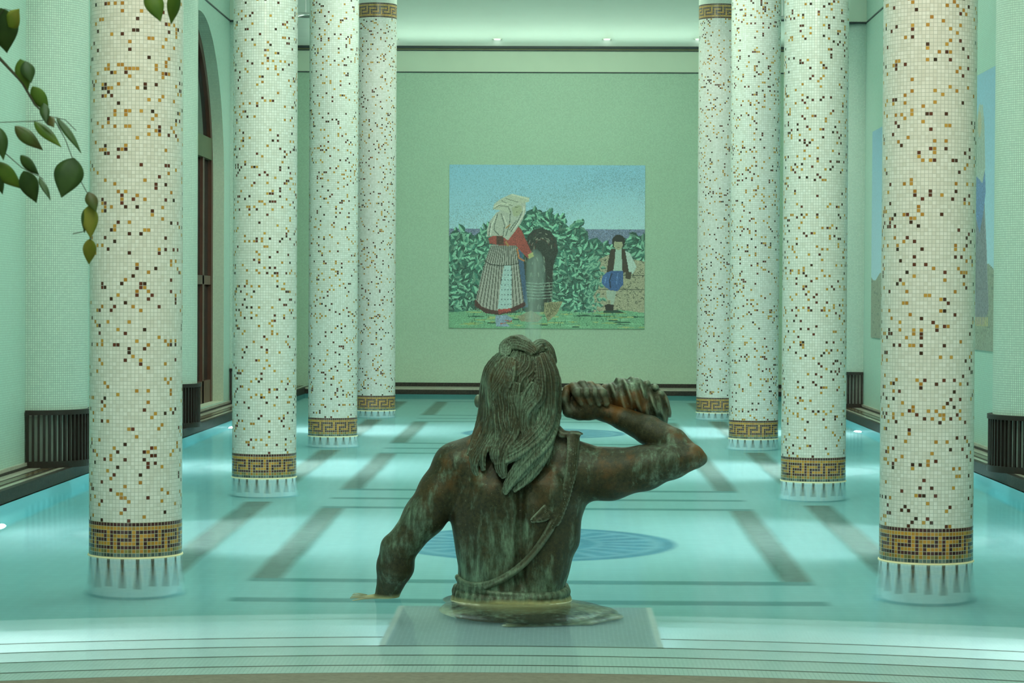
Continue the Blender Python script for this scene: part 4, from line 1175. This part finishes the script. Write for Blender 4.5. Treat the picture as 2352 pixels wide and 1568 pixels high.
# ---- strap, cord and waist cloth
Df = Field(Q(1020, 1412, -0.40), Q(1350, 965, 0.40), 0.0055)
Df.lo[2] = -0.03; Df.n[2] = int((1.0+0.03)/Df.h); Df.F = np.full(Df.n, 9.0, np.float32)
def yb(px, py, e=0.0):
    """depth offset of the torso's back surface at a pixel"""
    ys = [s_[2] for s_ in secs]
    a = np.interp(py, ys, [s_[0] for s_ in secs]); b = np.interp(py, ys, [s_[1] for s_ in secs]); q = np.interp(py, ys, [s_[4] for s_ in secs])
    H = (b-a)/2; u = min(0.985, abs((px-(a+b)/2)/H)); v = (1-u**2.5)**(1/2.3)
    return 0.01-v*R(H)*q-e
def SS(pts, ws, e, grooves=3, thick=0.5, amp=0.003):
    c = bez(pts, 26); w = np.interp(np.linspace(0, 1, 26), np.linspace(0, 1, len(ws)), ws)
    def nr(a, b):
        q0, q1 = p(a-6, b, yb(a-6, b)), p(a+6, b, yb(a+6, b)); v = np.array([(q1-q0)[1], -(q1-q0)[0], 0]); return v/np.linalg.norm(v)
    Df.ribbon([p(a, b, yb(a, b, e)) for a, b in c], [R(v) for v in w], [nr(a, b) for a, b in c], thick, grooves, amp, 0.005)
c_ = bez([(1317, 1000, -.070), (1316, 1030, -.122), (1313, 1070, -.150), (1306, 1110, -.160), (1292, 1160, -.166), (1274, 1203, -.176)], 26)
Df.ribbon([p(*q) for q in c_], [R(v) for v in np.linspace(14, 9.5, 26)], [np.array([0.38-0.012*k, -1, 0.35-0.012*k]) for k in range(26)], 0.42, 5, 0.0032, 0.005)
SS([(1278, 1185), (1250, 1236), (1218, 1278), (1180, 1312), (1135, 1338), (1092, 1346), (1062, 1338), (1050, 1324)], [10, 9, 8, 8, 9, 9, 8, 7], 0.014, 3, 0.75)
SS([(1268, 1216), (1236, 1260), (1203, 1297), (1162, 1326), (1115, 1348)], [4, 4.5, 4.5, 4.5, 4], 0.022, 1, 0.9, 0)
SS([(1300, 1118), (1280, 1146), (1252, 1176), (1220, 1197)], [10, 13, 10, 3], 0.014, 6, 0.26, 0.003)
SS([(1302, 1135), (1282, 1165), (1256, 1188), (1236, 1196)], [4, 5, 4, 2], 0.018, 2, 0.5)
# collar fold on the right shoulder
def flat(pts, w, nv, th=0.4, g=2):
    Df.ribbon([p(*q) for q in pts], [R(v) for v in w], [np.array(nv, float)]*len(pts), th, g, 0.002, 0.006)
flat([(1266, 968, -0.03), (1278, 985, -0.05), (1292, 996, -0.07), (1312, 999, -0.075), (1330, 997, -0.07)], [10, 11, 9, 8, 7], (0.1, -1, 0.5), 0.6)
flat([(1326, 996, -0.08), (1328, 994, 0.0), (1322, 998, 0.09)], [9, 10, 9], (0.2, 0, 1), 0.35)
flat([(1312, 996, -0.08), (1313, 993, 0.0), (1308, 998, 0.09)], [12, 13, 12], (0, 0, 1), 0.3)
# folded band round the waist (full loops)
def loop(py, rad, e, wob=0.0, ph=0.0):
    ys = [s_[2] for s_ in secs]
    a = np.interp(py, ys, [s_[0] for s_ in secs]); b = np.interp(py, ys, [s_[1] for s_ in secs]); q = np.interp(py, ys, [s_[4] for s_ in secs])
    c0 = p((a+b)/2, py); H = R((b-a)/2)+e; pts = []
    for i in range(41):
        t = 2*pi*i/40; cu, su = cos(t), sin(t)
        pts.append(np.array([c0[0]+H*np.sign(cu)*abs(cu)**0.8, YS+0.01+(H*q)*np.sign(su)*abs(su)**0.85, c0[2]+wob*sin(t*2+ph)]))
    Df.chain(pts, [R(rad)]*41, 0.010)
loop(1352, 7, 0.004, 0.014, 0.6); loop(1362, 9, 0.006, 0.010, 1.8); loop(1374, 9, 0.008, 0.008, 0.2); loop(1384, 8, 0.012, 0.003, 1.0); loop(1391, 6, 0.020, 0.0)
cloth = field_obj(Df, 'draped_cloth', MAT['bronze'])
del Df

# ---- conch shell
Sf = Field(Q(1270, 990, 0.02), Q(1556, 850, 0.42), 0.0050)
def shell_warp(x, y, z):
    ax = p(1290, 915, 0.2)[0]
    return 0.0075*np.sin((x-ax)*72+(z*46)+2*np.sin(y*18))+0.0035*np.sin((x-ax)*160+z*40)+0.003*np.sin(y*80+x*30)
Sf.chain([p(1284, 918, 0.24), p(1312, 914, 0.215), p(1350, 908, 0.20), p(1395, 908, 0.20)], [R(12), R(15), R(19), R(24)], 0.012)
Sf.chain([p(1385, 912, 0.20), p(1425, 910, 0.21), p(1458, 914, 0.22)], [R(26), R(38), R(46)], 0.02, warp=shell_warp)
Sf.ell(p(1452, 912, 0.21), (R(52), 0.13, R(44)), 0.02, warp=shell_warp)
Sf.ell(p(1492, 930, 0.21), (R(43), 0.115, R(42)), 0.015, warp=shell_warp)
Sf.ell(p(1520, 952, 0.21), (R(20), 0.07, R(24)), 0.012, warp=shell_warp)
for k in range(6):
    a = radians(150-k*26); q = p(1470+50*cos(a), 918-40*sin(a), 0.17)
    Sf.ell(q, (R(9), 0.03, R(8)), 0.012)
field_obj(Sf, 'conch_shell', MAT['bronze_shell'])
del Sf

# water jet rising in front of the statue
jet_t = NT('spray jet')
lw_ = jet_t.n('ShaderNodeNewGeometry'); sp_ = jet_t.n('ShaderNodeSeparateXYZ'); jet_t.l(lw_.outputs['Position'], sp_.inputs[0])
tr = jet_t.n('ShaderNodeBsdfTransparent'); df = jet_t.n('ShaderNodeBsdfPrincipled'); df.inputs['Base Color'].default_value = (0.42, 0.60, 0.57, 1); df.inputs['Roughness'].default_value = 0.7
mx = jet_t.n('ShaderNodeMixShader')
lay = jet_t.n('ShaderNodeLayerWeight'); lay.inputs['Blend'].default_value = 0.35
fc = jet_t.math('SUBTRACT', 1.0, lay.outputs['Facing'])
jn = jet_t.noise(jet_t.vmath('MULTIPLY', lw_.outputs['Position'], (30, 30, 4)), 1.0, 4)
fac = jet_t.math('MULTIPLY', jet_t.math('POWER', fc, 1.6), jet_t.math('MULTIPLY', jet_t.ramp(jn, 0.2, 0.7), 0.42))
jet_t.l(fac, mx.inputs[0]); jet_t.l(tr.outputs[0], mx.inputs[1]); jet_t.l(df.outputs[0], mx.inputs[2]); jet_t.l(mx.outputs[0], jet_t.out.inputs[0])
m = MB()
jp = [(1228, 572, 6), (1229, 582, 16), (1230, 605, 24), (1231, 650, 25), (1227, 700, 23), (1224, 760, 20), (1222, 850, 18), (1221, 1000, 17), (1220, 1383, 17)]
m.tube([tuple(at(a, b, 12.75)) for a, b, c in jp], [c*0.00236 for a, b, c in jp], 18)
jet = m.build('water_jet', jet_t.m, None, True)
setp(jet, 'thin misty jet of fountain water rising behind the bronze head against the mural', 'fountain jet')


# ------------------------------------------------------------------ ficus hanging in at the upper left
YL = 4.0
def leaf_mat(name, c1, c2):
    t = NT(name); co = t.n('ShaderNodeTexCoord'); n_ = t.noise(co.outputs['Object'], 22, 3)
    b = t.pbsdf(t.mix(t.ramp(n_, 0.35, 0.65), c1, c2), 0.42, 0, 0.4)
    b.inputs['Transmission Weight'].default_value = 0.0
    return t.m
LM = [leaf_mat('ficus leaf dark', (0.035, 0.070, 0.016), (0.065, 0.115, 0.025)), leaf_mat('ficus leaf green', (0.09, 0.17, 0.018), (0.16, 0.23, 0.025)),
      leaf_mat('ficus leaf yellowing', (0.25, 0.32, 0.03), (0.40, 0.34, 0.06)), leaf_mat('ficus leaf brownish', (0.13, 0.085, 0.03), (0.10, 0.14, 0.03))]
MAT['bark'] = plain('ficus bark', (0.10, 0.085, 0.055), 0.8, 0, 0.3, 0.3, 20)
MAT['pot'] = plain('terracotta', (0.32, 0.14, 0.07), 0.8)
MAT['soil'] = plain('soil', (0.03, 0.02, 0.015), 0.95)
TB = (-1.75, 4.15)
ficus = empty('potted_ficus', (TB[0], TB[1], 0.03)); setp(ficus, 'green ficus whose hanging leafy twigs reach in at the upper left', 'plant')
FO = np.array([TB[0], TB[1], 0.03])
m = MB(); m.lathe([(0.0, 0.0), (0.19, 0.0), (0.25, 0.38), (0.275, 0.38), (0.275, 0.43), (0.24, 0.43), (0.235, 0.37)], 32); m.build('pot', MAT['pot'], ficus, True)
m = MB(); m.disc((0, 0, 0.37), 0.236, 32); m.build('soil', MAT['soil'], ficus)
m = MB(); m.tube([(0, 0, 0.36), (0.03, 0.02, 0.9), (-0.02, -0.03, 1.5), (0.06, -0.05, 2.05), (0.10, -0.08, 2.5)], [0.035, 0.03, 0.026, 0.02, 0.012], 10); m.build('trunk', MAT['bark'], ficus, True)
def W(px, py, dd=0.0): return np.array(at(px, py, YL+dd))-FO
def twig(pts, r0, r1):
    m = MB(); n = len(pts); m.tube(pts, [max(0.0007, 0.42*(r0+(r1-r0)*min(1, 1.6*i/(n-1)))) for i in range(n)], 7); m.build('twig', MAT['bark'], ficus, True)
twig([(0.08, -0.07, 2.3), W(-250, -120, 0.1), W(-100, 40), W(0, 135), W(50, 188), W(80, 240), W(105, 265), W(128, 280), W(150, 320), W(165, 360), W(185, 415), W(204, 450), W(209, 500), W(207, 552)], 0.010, 0.0010)
twig([(0.06, -0.05, 2.05), W(-220, 300, 0.1), W(-60, 285), W(0, 281), W(80, 278), W(110, 275)], 0.008, 0.0010)
twig([(0.04, -0.04, 1.9), W(-200, 300, 0.08), W(-60, 330), W(10, 350), W(50, 385), W(88, 404), W(100, 412)], 0.007, 0.0010)
twig([(0.10, -0.08, 2.5), W(0, -260, 0.05), W(200, -230), W(330, -120), W(352, -25), W(356, -5)], 0.009, 0.0012)
twig([W(330, -120), W(380, -80), W(402, -18)], 0.003, 0.0010)
twig([W(-60, 40), W(-20, 60), W(10, 20), W(40, 28)], 0.003, 0.001)
twig([W(105, 265), W(150, 275), W(175, 300)], 0.0015, 0.0008)
twig([W(202, 520), W(190, 532), W(167, 537)], 0.0012, 0.0006)
def leaf(base, tip, wpx, mi, fold=0.35, roll=0.0, dz=0.0, curl=0.12):
    """folded blade from base to tip (photo pixels), width in pixels"""
    a = W(base[0], base[1], dz); b = W(tip[0], tip[1], dz+0.01*((base[0]*7) % 5-2)); ax = b-a; Ln = np.linalg.norm(ax); ax /= Ln
    view = np.array([0, 1, 0]); sd = np.cross(ax, view); sd /= np.linalg.norm(sd); nn = np.cross(sd, ax)
    sd2 = sd*cos(roll)+nn*sin(roll); nn2 = nn*cos(roll)-sd*sin(roll); w = wpx*YL/FPX/2/max(0.25, cos(roll))
    n = 14; V = []; F = []
    for i in range(n+1):
        t = i/n; ww = w*(sin(pi*min(1, t*1.02)**0.85)**0.9 if t < 1 else 0)*(1-0.25*t)*1.15
        if t > 0.86: ww = w*0.30*(1-t)/0.14+0.0003
        c = a+ax*Ln*t+nn2*(-curl*Ln*sin(pi*t)*0.5)
        for k, u in enumerate((-1, -0.5, 0, 0.5, 1)):
            V.append(c+sd2*ww*u+nn2*(fold*ww*abs(u)*(1-0.15*abs(u))))
    for i in range(n):
        for k in range(4): q = i*5+k; F.append((q, q+1, q+6, q+5))
    # thickness
    nv = len(V); V2 = [v+nn2*0.0006 for v in V]
    F += [tuple(nv+i for i in f[::-1]) for f in F]
    bd = [i*5 for i in range(n+1)]; be = [i*5+4 for i in range(n, -1, -1)]; lp = bd+be
    F += [(lp[k], lp[(k+1) % len(lp)], nv+lp[(k+1) % len(lp)], nv+lp[k]) for k in range(len(lp))]
    # stalk
    mesh_obj('leaf', V+V2, F, LM[mi], ficus, True)
for args in [((2, 18), (16, 122), 66, 0, .3, .2), ((20, 62), (44, 20), 40, 2, .2, .3), ((46, 135), (64, 208), 36, 1, .4, .2), ((58, 140), (72, 190), 30, 0, .3, .4), ((74, 198), (112, 258), 32, 1, .4, .3), ((100, 236), (106, 284), 22, 0, .3, .2),
             ((78, 278), (141, 338), 24, 1, .5, .5), ((110, 268), (124, 292), 22, 3, .2, .1), ((130, 268), (187, 352), 15, 0, .5, .8), ((34, 289), (99, 345), 30, 3, .5, .5), ((170, 362), (141, 454), 66, 0, .15, .1),
             ((203, 440), (221, 486), 26, 3, .4, .4), ((206, 470), (208, 548), 36, 2, .3, .2), ((196, 478), (194, 535), 16, 0, .3, .5), ((207, 548), (204, 607), 30, 2, .3, .2), ((-18, 372), (52, 434), 38, 1, .3, .3), ((54, 392), (84, 466), 42, 0, .4, .2),
             ((47, 356), (90, 402), 22, 0, .5, .6), ((90, 407), (116, 460), 12, 0, .4, .8), ((-2, 292), (8, 368), 30, 0, .4, .3), ((-6, 400), (6, 446), 18, 0, .3, .6), ((343, -24), (369, 50), 42, 1, .35, .3), ((404, -24), (393, 56), 28, 1, .4, .5),
             ((350, -14), (362, 44), 22, 3, .3, .1, .02), ((-60, 60), (-20, 140), 46, 1, .3, .2), ((-90, 270), (-30, 350), 40, 0, .3, .2), ((-120, 120), (-70, 190), 40, 1, .3, .2), ((200, -200), (250, -130), 40, 1, .3, .2), ((-170, -60), (-120, 20), 44, 0, .3, .2)]:
    leaf(*args[:6], dz=(args[6] if len(args) > 6 else 0.0))
